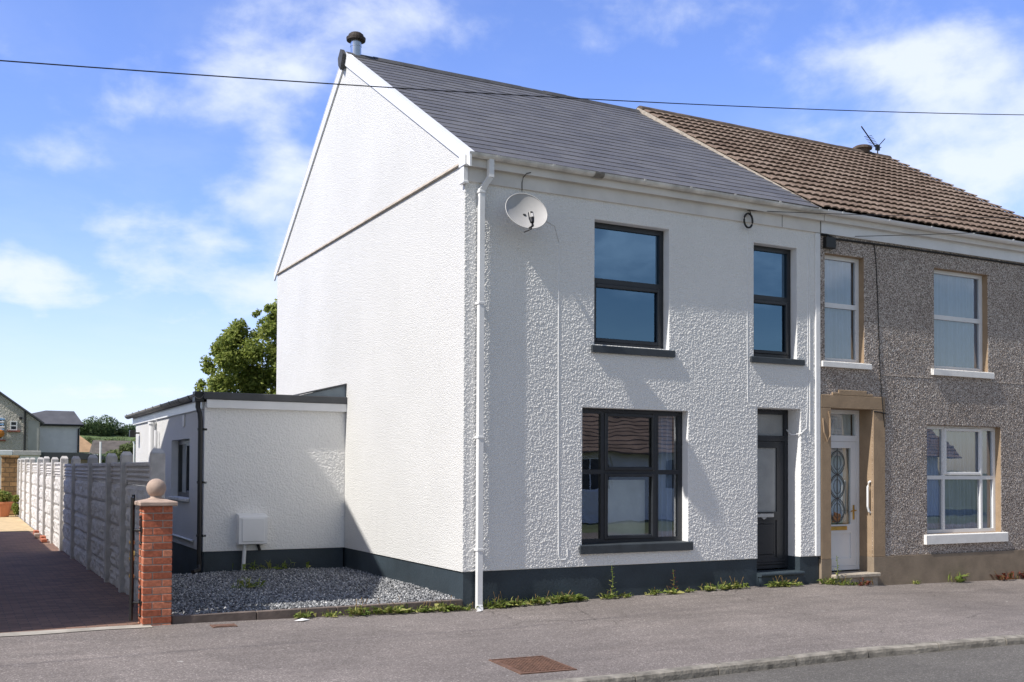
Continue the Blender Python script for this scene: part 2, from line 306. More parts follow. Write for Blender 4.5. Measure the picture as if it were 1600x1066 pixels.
# ------------------------------------------------------------------ mesh builder
BASE = {}
class MB:
    def __init__(s, T=None): s.v = []; s.f = []; s.m = []; s.T = T
    def add(s, vs, fs, mi=0):
        o = len(s.v); s.v += [tuple(x) for x in vs]; s.f += [tuple(i+o for i in f) for f in fs]; s.m += [mi]*len(fs); return s
    def box(s, x0, x1, y0, y1, z0, z1, mi=0):
        if x0 > x1: x0, x1 = x1, x0
        if y0 > y1: y0, y1 = y1, y0
        if z0 > z1: z0, z1 = z1, z0
        v = [(x0, y0, z0), (x1, y0, z0), (x1, y1, z0), (x0, y1, z0), (x0, y0, z1), (x1, y0, z1), (x1, y1, z1), (x0, y1, z1)]
        return s.add(v, [(0, 3, 2, 1), (4, 5, 6, 7), (0, 1, 5, 4), (1, 2, 6, 5), (2, 3, 7, 6), (3, 0, 4, 7)], mi)
    def bbox(s, x0, x1, y0, y1, z0, z1, b=.006, mi=0):
        """box with chamfered edges"""
        X, Y, Z = (x0, x1), (y0, y1), (z0, z1); vs = []; idx = {}
        for i in (0, 1):
            for j in (0, 1):
                for k in (0, 1):
                    sx, sy, sz = (b, -b)[i], (b, -b)[j], (b, -b)[k]
                    for a, p in enumerate(((X[i], Y[j]+sy, Z[k]+sz), (X[i]+sx, Y[j], Z[k]+sz), (X[i]+sx, Y[j]+sy, Z[k]))):
                        idx[(i, j, k, a)] = len(vs); vs.append(p)
        g = lambda i, j, k, a: idx[(i, j, k, a)]
        F = []
        F.append([g(0, 0, 0, 0), g(0, 0, 1, 0), g(0, 1, 1, 0), g(0, 1, 0, 0)]); F.append([g(1, 0, 0, 0), g(1, 1, 0, 0), g(1, 1, 1, 0), g(1, 0, 1, 0)])
        F.append([g(0, 0, 0, 1), g(1, 0, 0, 1), g(1, 0, 1, 1), g(0, 0, 1, 1)]); F.append([g(0, 1, 0, 1), g(0, 1, 1, 1), g(1, 1, 1, 1), g(1, 1, 0, 1)])
        F.append([g(0, 0, 0, 2), g(0, 1, 0, 2), g(1, 1, 0, 2), g(1, 0, 0, 2)]); F.append([g(0, 0, 1, 2), g(1, 0, 1, 2), g(1, 1, 1, 2), g(0, 1, 1, 2)])
        for i in (0, 1):
            for j in (0, 1): F.append([g(i, j, 0, 0), g(i, j, 0, 1), g(i, j, 1, 1), g(i, j, 1, 0)])
            for k in (0, 1): F.append([g(i, 0, k, 0), g(i, 0, k, 2), g(i, 1, k, 2), g(i, 1, k, 0)])
        for j in (0, 1):
            for k in (0, 1): F.append([g(0, j, k, 1), g(0, j, k, 2), g(1, j, k, 2), g(1, j, k, 1)])
        for i in (0, 1):
            for j in (0, 1):
                for k in (0, 1): F.append([g(i, j, k, 0), g(i, j, k, 1), g(i, j, k, 2)])
        return s.add(vs, F, mi)
    def prism(s, poly, axis, a, b, mi=0):
        """poly in the two other axes (order x,y,z without axis), from a to b along axis"""
        n = len(poly)
        def P(p, t):
            return {'x': (t, p[0], p[1]), 'y': (p[0], t, p[1]), 'z': (p[0], p[1], t)}[axis]
        v = [P(p, a) for p in poly]+[P(p, b) for p in poly]
        f = [tuple(range(n)), tuple(range(2*n-1, n-1, -1))]+[(i, (i+1) % n+0, (i+1) % n+n, i+n) for i in range(n)]
        return s.add(v, f, mi)
    def quad(s, a, b, c, d, mi=0): return s.add([a, b, c, d], [(0, 1, 2, 3)], mi)
    def tube(s, pts, r, n=8, mi=0, cap=True, rs=None):
        pts = [Vector(p) for p in pts]; rings = []
        for i, p in enumerate(pts):
            d = (pts[min(i+1, len(pts)-1)]-pts[max(i-1, 0)]).normalized()
            a = d.cross(Vector((0, 0, 1)) if abs(d.z) < .95 else Vector((1, 0, 0))).normalized(); b = a.cross(d)
            rr = rs[i] if rs else r
            rings.append([tuple(p+(a*math.cos(2*math.pi*k/n)+b*math.sin(2*math.pi*k/n))*rr) for k in range(n)])
        v = [q for g in rings for q in g]; f = []
        for i in range(len(pts)-1):
            for k in range(n): f.append((i*n+k, i*n+(k+1) % n, (i+1)*n+(k+1) % n, (i+1)*n+k))
        if cap: f += [tuple(range(n-1, -1, -1)), tuple((len(pts)-1)*n+k for k in range(n))]
        return s.add(v, f, mi)
    def lathe(s, prof, c, n=24, mi=0):
        v = []; f = []
        for r, z in prof:
            for k in range(n): v.append((c[0]+r*math.cos(2*math.pi*k/n), c[1]+r*math.sin(2*math.pi*k/n), c[2]+z))
        for i in range(len(prof)-1):
            for k in range(n): f.append((i*n+k, i*n+(k+1) % n, (i+1)*n+(k+1) % n, (i+1)*n+k))
        f += [tuple(range(n-1, -1, -1)), tuple((len(prof)-1)*n+k for k in range(n))]
        return s.add(v, f, mi)
    def build(s, name, mats, parent=None, base=(0, 0, 0), smooth=False, recalc=True):
        mats = mats if isinstance(mats, (list, tuple)) else [mats]
        b = BASE[parent] if parent is not None else Vector(base)
        vs = [s.T(p) for p in s.v] if s.T else s.v
        me = bpy.data.meshes.new(name); me.from_pydata([(p[0]-b.x, p[1]-b.y, p[2]-b.z) for p in vs], [], s.f)
        for m in mats: me.materials.append(M[m])
        if len(mats) > 1: me.polygons.foreach_set('material_index', s.m)
        if smooth: me.polygons.foreach_set('use_smooth', [True]*len(me.polygons))
        me.validate()
        if recalc:
            import bmesh
            bm = bmesh.new(); bm.from_mesh(me); bmesh.ops.recalc_face_normals(bm, faces=bm.faces); bm.to_mesh(me); bm.free()
        me.update()
        o = bpy.data.objects.new(name, me); COL.objects.link(o)
        if parent is not None: o.parent = parent
        else: o.location = b
        BASE[o] = b
        return o
def np_mesh(name, V, F, mat, parent=None, base=(0, 0, 0), smooth=False):
    b = BASE[parent] if parent is not None else Vector(base)
    V = np.asarray(V, dtype=np.float32)-np.array(b, dtype=np.float32); F = np.asarray(F, dtype=np.int32)
    me = bpy.data.meshes.new(name); me.vertices.add(len(V)); me.vertices.foreach_set('co', V.ravel())
    k = F.shape[1]; me.loops.add(F.size); me.loops.foreach_set('vertex_index', F.ravel()); me.polygons.add(len(F))
    me.polygons.foreach_set('loop_start', np.arange(len(F), dtype=np.int32)*k)
    if smooth: me.polygons.foreach_set('use_smooth', np.ones(len(F), dtype=bool))
    me.update(calc_edges=True); me.validate(); me.materials.append(M[mat])
    o = bpy.data.objects.new(name, me); COL.objects.link(o)
    if parent is not None: o.parent = parent
    else: o.location = b
    BASE[o] = b; return o
def tag(o, label, cat, group=None):
    o['label'] = label; o['category'] = cat
    if group: o['group'] = group
    return o
def thing(name, label, cat, loc, group=None):
    o = bpy.data.objects.new(name, None); COL.objects.link(o); o.location = loc; o.empty_display_size = .2
    BASE[o] = Vector(loc); return tag(o, label, cat, group)
def structure(o, kind='structure'): o['kind'] = kind; return o
def copy_tree(o, parent=None):
    c = o.copy(); COL.objects.link(c)
    if parent is not None: c.parent = parent; c.matrix_parent_inverse = o.matrix_parent_inverse.copy()
    for ch in list(o.children): copy_tree(ch, c)
    return c

# ------------------------------------------------------------------ ground
XS = [-40, -8, -3.5, 0, 2, 4.5, 5.7, 7, 10, 14, 60]; ZS = [.1, .1, .1, .052, .082, .118, .10, .02, -.02, -.04, -.1]
def pav(x, y): return float(np.interp(x, XS, ZS))+.034*min(y, 0)
def kerb_y(x): return float(np.interp(x, [-60, -4, -.9, 1, 2.7, 4.8, 7, 12, 60], [-4.0, -3.82, -3.76, -3.79, -3.86, -4.08, -4.22, -4.4, -5.0]))
def kerb_top(x): return pav(x, kerb_y(x)+.1)+.010-float(np.interp(x, [-1.7, -.6], [.025, 0]))
def road_z(x, y): return kerb_top(x)-float(np.interp(x, [-1.7, -.6], [.03, .085]))+.012*min(3.4, kerb_y(x)-y)-.006*max(0, kerb_y(x)-y-3.4)
def sheet(name, mat, xs, yf, zf, ny=10):
    V = []; F = []
    for x in xs:
        y0, y1 = yf(x)
        for j in range(ny+1):
            y = y0+(y1-y0)*j/ny; V.append((x, y, zf(x, y)))
    n = ny+1
    for i in range(len(xs)-1):
        for j in range(ny): F.append((i*n+j, (i+1)*n+j, (i+1)*n+j+1, i*n+j+1))
    return structure(np_mesh(name, V, F, mat, smooth=True))
xs = sorted(set(list(np.linspace(-40, -8, 17))+list(np.linspace(-8, 14, 89))+list(np.linspace(14, 60, 24))))
sheet('pavement', 'asphalt', xs, lambda x: (kerb_y(x)+.1, .04), pav)
sheet('road', 'road', list(np.linspace(-80, -16, 17))+list(np.linspace(-15, 25, 81))+list(np.linspace(27, 80, 16)), lambda x: (-10.9, kerb_y(x)+.02), road_z, 16)
V = [(-3000, -3000, -.32), (3000, -3000, -.32), (3000, 3000, -.32), (-3000, 3000, -.32)]
structure(np_mesh('ground', V, [(0, 1, 2, 3)], 'terrain'))
sheet('back_garden_ground', 'terrain', list(np.linspace(-3.3, 40, 30)), lambda x: (.06, 60), lambda x, y: -.09, 4)
# kerb stones
mb = MB(); x = -14.6; k = 0
while x < 24:
    L_ = .905; x2 = x+L_-.012
    yy = [(kerb_y(x), kerb_top(x)), (kerb_y(x2), kerb_top(x2))]
    v = []
    for (xx, (y, z)) in zip((x, x2), yy):
        dz = random.uniform(-.004, .004); yo = random.uniform(-.005, .005)
        v += [(xx, y+.12+yo, -.4), (xx, y+.12+yo, z+dz), (xx, y+.03+yo, z+dz), (xx, y+.008+yo, z-.012+dz), (xx, y+yo, z-.04+dz), (xx, y-.012+yo, -.4)]
    mb.add(v, [(0, 1, 2, 3, 4, 5), (11, 10, 9, 8, 7, 6)]+[(i, i+6, (i+1) % 6+6, (i+1) % 6) for i in range(6)])
    x += L_
structure(mb.build('kerb', 'kerb'))
sheet('far_pavement', 'asphalt', list(np.linspace(-60, 60, 41)), lambda x: (-13.5, -10.9), lambda x, y: -.06, 2)
# driveway
def drz(y): return .102-.0115*y if y < 12.5 else -.04
sheet('driveway', 'drive', list(np.linspace(-5.7, -3.3, 7)), lambda x: (.02, 20.2), lambda x, y: drz(y), 40)
mb = MB(); mb.v = []
sheet('driveway_threshold', 'threshold', list(np.linspace(-5.9, -3.6, 14)), lambda x: (-.16-.02*math.sin(x*5), .03), lambda x, y: pav(x, y)+.006, 2)
sheet('patio', 'yellow', list(np.linspace(-6, -3.45, 5)), lambda x: (20.2, 34), lambda x, y: -.03, 4)
# gravel
def grz(x, y): return .165+.008*y+.012*math.sin(2.3*x+1.1*y)
sheet('gravel_bed', 'gravel_base', list(np.linspace(-3.34, .03, 12)), lambda x: (.06, 4.36), lambda x, y: grz(x, y)-.012, 14)
def stones(n, x0, x1, y0, y1, smin, smax):
    P = rng.uniform((x0, y0), (x1, y1), (n, 2)); V = np.zeros((n, 6, 3))
    s = rng.uniform(smin, smax, n)
    o = np.array([(1, 0, 0), (-1, 0, 0), (0, 1, 0), (0, -1, 0), (0, 0, 1), (0, 0, -1)], float)
    for i in range(n):
        A = rng.normal(size=(3, 3)); q, _ = np.linalg.qr(A)
        sc = np.array([1, rng.uniform(.5, .9), rng.uniform(.3, .6)])*s[i]
        V[i] = (o*sc+rng.normal(0, .12*s[i], (6, 3)))@q+np.array((P[i, 0], P[i, 1], grz(*P[i])+rng.uniform(-.004, .008)))
    f = np.array([(0, 2, 4), (2, 1, 4), (1, 3, 4), (3, 0, 4), (2, 0, 5), (1, 2, 5), (3, 1, 5), (0, 3, 5)])
    F = (np.arange(n)[:, None, None]*6+f[None]).reshape(-1, 3)
    return V.reshape(-1, 3), F
a = stones(16000, -3.33, 0.0, .05, 4.3, .012, .024)
structure(np_mesh('gravel', a[0], a[1], 'stone'), 'stuff')
mb = MB()
for k in range(4):
    xa, xb = [(-3.385, -2.5), (-2.492, -1.6), (-1.592, -.8), (-.792, -.03)][k]
    mb.bbox(xa, xb, -.02, .055, -.1, .178-.0015*k, .006)
tag(mb.build('garden_edging', 'edging', base=(-1.7, 0, .05)), 'low dark concrete edging board holding back the grey gravel', 'edging')

# ------------------------------------------------------------------ generic building pieces
def holed_wall(mb, x0, x1, z0, z1, y, openings, depth, mi=0, mr=1, front=True):
    xs_ = sorted({x0, x1, *[o[0] for o in openings], *[o[1] for o in openings]}); zs_ = sorted({z0, z1, *[min(max(o[2], z0), z1) for o in openings], *[o[3] for o in openings]})
    for i in range(len(xs_)-1 if front else 0):
        for j in range(len(zs_)-1):
            cx, cz = (xs_[i]+xs_[i+1])/2, (zs_[j]+zs_[j+1])/2
            if any(o[0] < cx < o[1] and o[2] < cz < o[3] for o in openings): continue
            mb.quad((xs_[i], y, zs_[j]), (xs_[i+1], y, zs_[j]), (xs_[i+1], y, zs_[j+1]), (xs_[i], y, zs_[j+1]), mi)
    for a, b, c, d in openings:
        cz = max(c, z0); Y = y+depth
        mb.quad((a, y, cz), (a, y, d), (a, Y, d), (a, Y, cz), mr); mb.quad((b, y, d), (b, y, cz), (b, Y, cz), (b, Y, d), mr)
        mb.quad((a, y, d), (b, y, d), (b, Y, d), (a, Y, d), mr)
        if c >= z0: mb.quad((b, y, c), (a, y, c), (a, Y, c), (b, Y, c), mr)
def rough_wall(name, mat, parent, x0, x1, z0, z1, y, openings, step, amp, blur, seed=1):
    """thrown render as real relief: a fine grid pushed out by smoothed noise, flat at every edge"""
    g = np.random.default_rng(seed)
    def lines(a, b, br):
        br = sorted({a, b, *[q for q in br if a < q < b]}); out = [a]; fix = [True]
        for p, q in zip(br[:-1], br[1:]):
            n = max(1, int(round((q-p)/step)))
            for k in range(1, n+1): out.append(p+(q-p)*k/n); fix.append(k == n)
        return np.array(out), np.array(fix)
    X, fx = lines(x0, x1, [v for o in openings for v in o[:2]]); Z, fz = lines(z0, z1, [v for o in openings for v in o[2:]])
    h = g.random((len(X), len(Z)))
    for _ in range(blur):
        for ax in (0, 1): h = (np.roll(h, 1, ax)+2*h+np.roll(h, -1, ax))/4
    lo = g.random((len(X)//6+2, len(Z)//6+2)); big = np.repeat(np.repeat(lo, 6, 0), 6, 1)[:len(X), :len(Z)]
    for _ in range(6):
        for ax in (0, 1): big = (np.roll(big, 1, ax)+2*big+np.roll(big, -1, ax))/4
    h = (h-h.mean())/h.std(); h = np.clip(h*.55+.9, 0, 2.4)*amp+(big-.5)*.001; h = np.maximum(h, 0)
    edge = np.zeros_like(h, bool); edge[0] = edge[-1] = True; edge[:, 0] = edge[:, -1] = True
    inside = np.zeros((len(X)-1, len(Z)-1), bool); cx = (X[1:]+X[:-1])/2; cz = (Z[1:]+Z[:-1])/2
    for a, b, c, d in openings:
        inside |= ((cx > a) & (cx < b))[:, None] & ((cz > c) & (cz < d))[None]
        edge |= ((X > a-1e-6) & (X < b+1e-6))[:, None] & ((Z > c-1e-6) & (Z < d+1e-6))[None]
    h[edge] = 0
    V = np.stack([np.repeat(X, len(Z)), (y-h).ravel(), np.tile(Z, len(X))], 1)
    I, J = np.nonzero(~inside); n = len(Z); F = np.stack([I*n+J, (I+1)*n+J, (I+1)*n+J+1, I*n+J+1], 1)
    return np_mesh(name, V, F, mat, parent, smooth=True)
def frame_mb(mb, x0, x1, z0, z1, y, w, d=.06, vx=(), hz=(), vw=.055, hw=.055, wb=None):
    wb = wb or w
    mb.box(x0, x0+w, y, y+d, z0, z1); mb.box(x1-w, x1, y, y+d, z0, z1)
    mb.box(x0+w, x1-w, y, y+d, z1-w, z1); mb.box(x0+w, x1-w, y, y+d, z0, z0+wb)
    zs_ = [z0+wb]+[z for z in hz]+[z1-w]
    for z in hz: mb.box(x0+w, x1-w, y, y+d, z-hw/2, z+hw/2)
    for i in range(len(zs_)-1):
        a = zs_[i]+(hw/2 if i else 0); b = zs_[i+1]-(hw/2 if i < len(zs_)-2 else 0)
        for xv in vx: mb.box(xv-vw/2, xv+vw/2, y, y+d, a, b)
def sash_mb(mb, x0, x1, z0, z1, y, w, d=.045):
    for args in ((x0, x0+w, z0, z1), (x1-w, x1, z0, z1), (x0+w, x1-w, z1-w, z1), (x0+w, x1-w, z0, z0+w)): mb.bbox(args[0], args[1], y, y+d, args[2], args[3], .008)
def curtain_mb(mb, x0, x1, z0, z1, y, amp=.02, wl=.09):
    n = max(8, int((x1-x0)/.012)); v = []
    for i in range(n+1):
        x = x0+(x1-x0)*i/n; yy = y+amp*math.sin(x/wl*6.283+1.3*math.sin(x*9))+.5*amp*math.sin(x*31)
        v += [(x, yy, z0), (x, yy*1+.3*amp, z1)]
    mb.add(v, [(2*i, 2*i+2, 2*i+3, 2*i+1) for i in range(n)])
def half_gutter(mb, p0, p1, r, out, n=7, t=.006, mi=0):
    """half round gutter from p0 to p1 (rim height), out = horizontal unit vector across"""
    p0, p1 = Vector(p0), Vector(p1); o = Vector(out); v = []; prof = []
    for k in range(n+1): a = math.pi*k/n; prof.append((-math.cos(a)*r, -math.sin(a)*r))
    for k in range(n, -1, -1): a = math.pi*k/n; prof.append((-math.cos(a)*(r-t), -math.sin(a)*(r-t)))
    m = len(prof)
    for p in (p0, p1): v += [tuple(p+o*a+Vector((0, 0, b))) for a, b in prof]
    f = [(i, (i+1) % m, (i+1) % m+m, i+m) for i in range(m)]
    for k in range(n):
        f += [(k, k+1, m-2-k, m-1-k), (m+k, m+m-1-k, m+m-2-k, m+k+1)]
    mb.add(v, f, mi)
def slates(mb, x0, x1, ye, ze, yr, zr, gauge, width, ov=.05, left_stag=0):
    d = Vector((0, yr-ye, zr-ze)); Ls = d.length; d.normalize(); nrm = Vector((0, -d.z, d.y)) if d.y > 0 else Vector((0, d.z, -d.y))
    nrm = Vector((0, -d.z, d.y)) if d.y > 0 else Vector((0, d.z, -d.y))
    rows = int(math.ceil(Ls/gauge))
    for r in range(rows):
        s0 = r*gauge; s1 = min(s0+gauge+ov, Ls); x = x0-(width/2 if r % 2 else 0)
        while x < x1-.001:
            a, b = max(x+.0015, x0), min(x+width-.0015, x1)
            if b-a > .01:
                h = .0125+random.uniform(-.001, .0015); dz0 = random.uniform(-.0015, .0015)
                P = lambda xx, s, hh: tuple(Vector((xx, ye, ze))+d*s+nrm*hh)
                v = [P(a, s0+dz0, h-.008), P(b, s0+dz0, h-.008), P(b, s1, 0), P(a, s1, 0), P(a, s0+dz0, h), P(b, s0+dz0, h), P(b, s1, .004), P(a, s1, .004)]
                mb.add(v, [(4, 5, 6, 7), (0, 1, 5, 4), (1, 2, 6, 5), (3, 0, 4, 7), (0, 3, 2, 1)])
            x += width

# ------------------------------------------------------------------ white house
ZP = .5
W = thing('white_house', 'white roughcast end of terrace house with grey slate roof and dark plinth', 'house', (2.8, 4, 0))
A = (1.82, 3.0, 3.345, 4.96); B = (4.46, 5.26, 3.335, 4.94); C_ = (1.645, 3.32, .77, 2.53); D = (4.53, 5.33, .3, 2.62)
X1 = 5.69
mb = MB()
ops = [A, B, C_, D]
holed_wall(mb, -.03, X1, ZP, 5.42, 0, ops, .34, 0, 1, False)
rough_wall('facade', 'white_front', W, -.03, X1, ZP, 5.42, 0, ops, .0053, .0040, 1, 3)
for xa, xb in ((-.03, D[0]), (D[1], X1)): mb.quad((xa, 0, ZP), (xb, 0, ZP), (xb, .03, ZP), (xa, .03, ZP), 1)
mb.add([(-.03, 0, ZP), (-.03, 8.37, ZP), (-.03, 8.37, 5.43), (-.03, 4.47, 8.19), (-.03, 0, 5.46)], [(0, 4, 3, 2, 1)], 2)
mb.quad((-.03, 0, ZP), (-.03, 8.37, ZP), (.0, 8.37, ZP), (.0, 0, ZP), 2)
mb.quad((-.03, 8.37, -.1), (X1, 8.37, -.1), (X1, 8.37, 5.43), (-.03, 8.37, 5.43), 2)
mb.add([(X1, .02, -.1), (X1, 8.37, -.1), (X1, 8.37, 5.43), (X1, 4.47, 8.19), (X1, .02, 5.46)], [(0, 1, 2, 3, 4)], 2)
mb.prism([(-.062, 5.425), (-.05, 5.415), (-.031, 5.415), (-.031, 5.47)], 'y', .03, 8.37, 3)
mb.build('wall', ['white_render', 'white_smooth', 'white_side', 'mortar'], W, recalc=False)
mb = MB(); mb.quad((0, .36, 2.78), (X1, .36, 2.78), (X1, 8.3, 2.78), (0, 8.3, 2.78)); mb.quad((.1, 3.4, 0), (X1-.02, 3.4, 0), (X1-.02, 3.4, 5.4), (.1, 3.4, 5.4))
mb.quad((0, .36, 5.3), (X1, .36, 5.3), (X1, 8.3, 5.3), (0, 8.3, 5.3)); mb.quad((0, .36, .35), (X1, .36, .35), (X1, 8.3, .35), (0, 8.3, .35))
mb.build('interior', 'room', W)
mb = MB(); mb.box(0-.012, D[0], .015, .3, -.2, ZP-.001); mb.box(D[1], X1, .015, .3, -.2, ZP-.001); mb.box(-.012, .25, .301, 8.37, -.2, ZP-.001)
mb.build('plinth', 'plinth', W)
# roof
YE, ZE, YR, ZR, YB, ZB = -.12, 5.535, 4.47, 8.32, 8.5, 5.5
mb = MB(); slates(mb, -.0, 5.60, YE, ZE, YR, ZR, .228, .305); slates(mb, -.0, 5.60, YB, ZB, YR, ZR, .228, .305)
mb.prism([(YE+.02, ZE-.03), (YR, ZR-.03), (YB, ZB-.03), (YB, ZB-.06), (YR, ZR-.07), (YE+.02, ZE-.06)], 'x', .02, 5.60)
roof = mb.build('roof', 'slate', W, recalc=False)
mb = MB(); x = -.02
while x < 5.65:
    x2 = min(x+.45, 5.66); prof = [(-.13, -.062), (-.05, .022), (0, .045), (.05, .022), (.13, -.062), (.11, -.075), (0, 0), (-.11, -.075)]
    e = random.uniform(-.004, .004)
    mb.prism([(YR+p[0], ZR+p[1]+e) for p in prof], 'x', x, x2-.008); x += .45
mb.build('ridge', 'ridge', roof)
mb = MB(); mb.prism([(YR-.12, ZR-.05), (YR, ZR+.06), (YR+.12, ZR-.05), (YR+.10, ZR-.17), (YR, ZR-.27), (YR-.06, ZR-.15)], 'x', -.12, -.055); mb.build('ridge_end_cap', 'ridge', roof)
mb = MB()
sl = (ZR-ZE)/(YR-YE); sr = (ZR-ZB)/(YB-YR)
mb.prism([(-.2, ZE+sl*(-.08)+.0), (YR, ZR+.01), (YR, ZR-.175), (-.2+.0, ZE+sl*(-.08)-.15), ], 'x', -.058, -.032)
mb.build('bargeboard', 'upvc', W)
mb = MB(); mb.prism([(YB+.02, ZB-.01), (YB+.02, ZB-.17), (YR+.002, ZR-.175), (YR+.002, ZR+.01)], 'x', -.058, -.032); mb.build('bargeboard', 'upvc', W)
mb = MB(); mb.prism([(-.2, ZE+sl*(-.08)+.002), (YR, ZR+.014), (YR, ZR+.03), (-.2, ZE+sl*(-.08)+.018)], 'x', -.062, .03); mb.prism([(YB, ZB+.0), (YR+.003, ZR+.014), (YR+.003, ZR+.03), (YB, ZB+.018)], 'x', -.062, .03); mb.build('verge_trim', 'upvc', roof)
# fascia boards: lower frieze board, upper fascia, gutter
def eaves(parent, xa, xb, lower_mat='fascia'):
    mb = MB(); mb.box(xa, xb, -.034, -.001, 5.205, 5.39); mb.box(xa, xb, -.05, -.0345, 5.375, 5.40); mb.build('frieze_board', lower_mat, parent)
    mb = MB(); mb.box(xa, xb, -.105, -.085, 5.37, 5.515); mb.box(xa, xb, -.0845, -.002, 5.402, 5.415); f = mb.build('fascia', 'fascia', parent)
    return f
eaves(W, -.015, X1)
mb = MB(); mb.bbox(-.075, -.0155, -.06, .03, 5.195, 5.37, .004); mb.bbox(-.085, -.0155, -.115, .06, 5.372, 5.50, .004); mb.bbox(-.085, -.010, -.075, .045, 5.165, 5.194, .004); mb.build('cornice_block', 'upvc', W)
for xj in (4.95, 5.68): mb = MB(); mb.box(xj, xj+.007, -.0365, -.0342, 5.206, 5.374); mb.build('board_joint', 'black', W)
mb = MB(); half_gutter(mb, (-.06, -.155, 5.515), (X1-.02, -.155, 5.500), .052, (0, 1, 0))
gut = mb.build('gutter', 'upvc_old', W, smooth=False)
for xg in (.3, 1.08, 1.75, 2.45, 3.2, 3.95, 4.75, 5.5):
    mb = MB(); half_gutter(mb, (xg, -.155, 5.517), (xg+.035, -.155, 5.517), .0575, (0, 1, 0)); mb.box(xg+.008, xg+.026, -.104, -.096, 5.44, 5.50); mb.build('bracket', 'upvc_old', gut)
mb = MB(); half_gutter(mb, (1.70, -.155, 5.512), (1.84, -.155, 5.512), .060, (0, 1, 0)); mb.build('joint', 'gutter_grime', gut)
# downpipe, square
def sqtube(mb, pts, w):
    for (a, b) in zip(pts[:-1], pts[1:]):
        a, b = Vector(a), Vector(b); d = (b-a).normalized(); u = Vector((0, 1, 0)) if abs(d.y) < .6 else Vector((0, 0, 1)); u = (u-d*u.dot(d)).normalized(); s = d.cross(u)
        v = []
        for p in (a, b): v += [tuple(p+s*i*w/2+u*j*w/2) for i, j in ((-1, -1), (1, -1), (1, 1), (-1, 1))]
        mb.add(v, [(0, 3, 2, 1), (4, 5, 6, 7), (0, 1, 5, 4), (1, 2, 6, 5), (2, 3, 7, 6), (3, 0, 4, 7)])
mb = MB(); sqtube(mb, [(.245, -.145, 5.47), (.245, -.145, 5.25)], .066); sqtube(mb, [(.245, -.142, 5.262), (.165, -.068, 5.11)], .064); sqtube(mb, [(.163, -.064, 5.125), (.163, -.064, .06)], .066); sqtube(mb, [(.163, -.066, .10), (.158, -.095, .03)], .067)
dp = mb.build('downpipe', 'upvc', W)
for z in (5.07, 3.72, 2.1, .75): mb = MB(); mb.bbox(.12, .205, -.103, -.0, z, z+.03, .003); mb.build('pipe_clip', 'upvc', dp)
# cables and conduits clipped to the front
mb = MB(); mb.tube([(1.29, -.001, 4.62), (1.285, -.001, 3.4), (1.29, -.001, 2.2), (1.295, -.001, 1.3), (1.30, -.001, .66), (1.33, -.001, .60), (1.40, -.001, .60), (1.43, -.001, .64), (1.43, -.001, .74)], .010, 6); mb.build('cable', 'white_smooth', W)
mb = MB(); mb.tube([(4.345, -.001, 5.2), (4.34, -.001, 4.2), (4.345, -.001, 3.0), (4.35, -.001, 2.7), (4.40, -.001, 2.64), (4.50, -.001, 2.635)], .009, 6); mb.build('cable', 'white_smooth', W)
mb = MB(); mb.tube([(5.46, -.001, 5.1), (5.465, -.001, 4.0), (5.46, -.001, 2.7), (5.44, -.001, 2.35), (5.33, -.02, 2.27), (5.25, .1, 2.25), (5.305, .26, 2.33)], .009, 6)
mb.tube([(5.50, -.008, 5.15), (5.50, -.010, 3.0), (5.50, -.010, 2.3)], .006, 6); mb.build('cable', 'white_smooth', W)
mb = MB(); mb.tube([(.82, -.108, 5.40), (.76, -.112, 5.38), (.735, -.07, 5.34), (.735, -.037, 5.28), (.735, -.037, 5.17)], .006, 5); mb.build('cable', 'cable', W)
mb = MB(); mb.bbox(5.60, 5.695, -.028, -.001, ZP, 5.2, .008); mb.build('party_strip', 'white_smooth', W)

def win_front(parent, op, yf, w, mat, gmat, vx=(), hz=(), sash=(), sill=None, sill_mat=None, ps=.045, vw=.055, hw=.06, wb=None, sash_w=.05):
    x0, x1, z0, z1 = op; x0 += .002; x1 -= .002; z1 -= .002; z0 += .002
    mb = MB(); frame_mb(mb, x0, x1, z0, z1, yf, w, .06, vx, hz, vw, hw, wb); wn = mb.build('window', mat, parent)
    for (a, b, c, d) in sash: mb = MB(); sash_mb(mb, a, b, c, d, yf-.018, sash_w); mb.build('sash', mat, wn)
    mb = MB(); mb.quad((x0+.01, yf+.03, z0+.01), (x1-.01, yf+.03, z0+.01), (x1-.01, yf+.03, z1-.01), (x0+.01, yf+.03, z1-.01)); mb.build('pane', gmat, wn, recalc=False)
    if sill:
        a, b, zt, th = sill; mb = MB(); v = [(-ps, zt-th), (-ps, zt-.012), (-ps+.006, zt-.004), (yf+.03, zt+.006), (yf+.03, zt-th)]
        mb2 = MB(); mb2.prism([(-ps, zt-th), (-ps, zt-.012), (-ps+.008, zt-.003), (-.0005, zt), (-.0005, zt-th)], 'x', a, b)
        mb2.prism([(-.0004, zt-th+.01), (-.0004, zt), (yf+.03, zt+.004), (yf+.03, zt-th+.01)], 'x', x0+.001, x1-.001); mb2.build('sill', sill_mat, wn)
    return wn
FW = .065
wa = win_front(W, A, .125, FW, 'anthracite', 'glass_dark', (), (4.185,), [(A[0]+FW-.012, A[1]-FW+.012, 3.40, 4.165)], (1.77, 3.075, 3.335, .095), 'sill_dark', .045, hw=.09)
wb_ = win_front(W, B, .125, FW, 'anthracite', 'glass_dark', (), (4.19,), [(B[0]+FW-.012, B[1]-FW+.012, 3.40, 4.17)], (4.395, 5.375, 3.335, .085), 'sill_dark', .045, hw=.09)
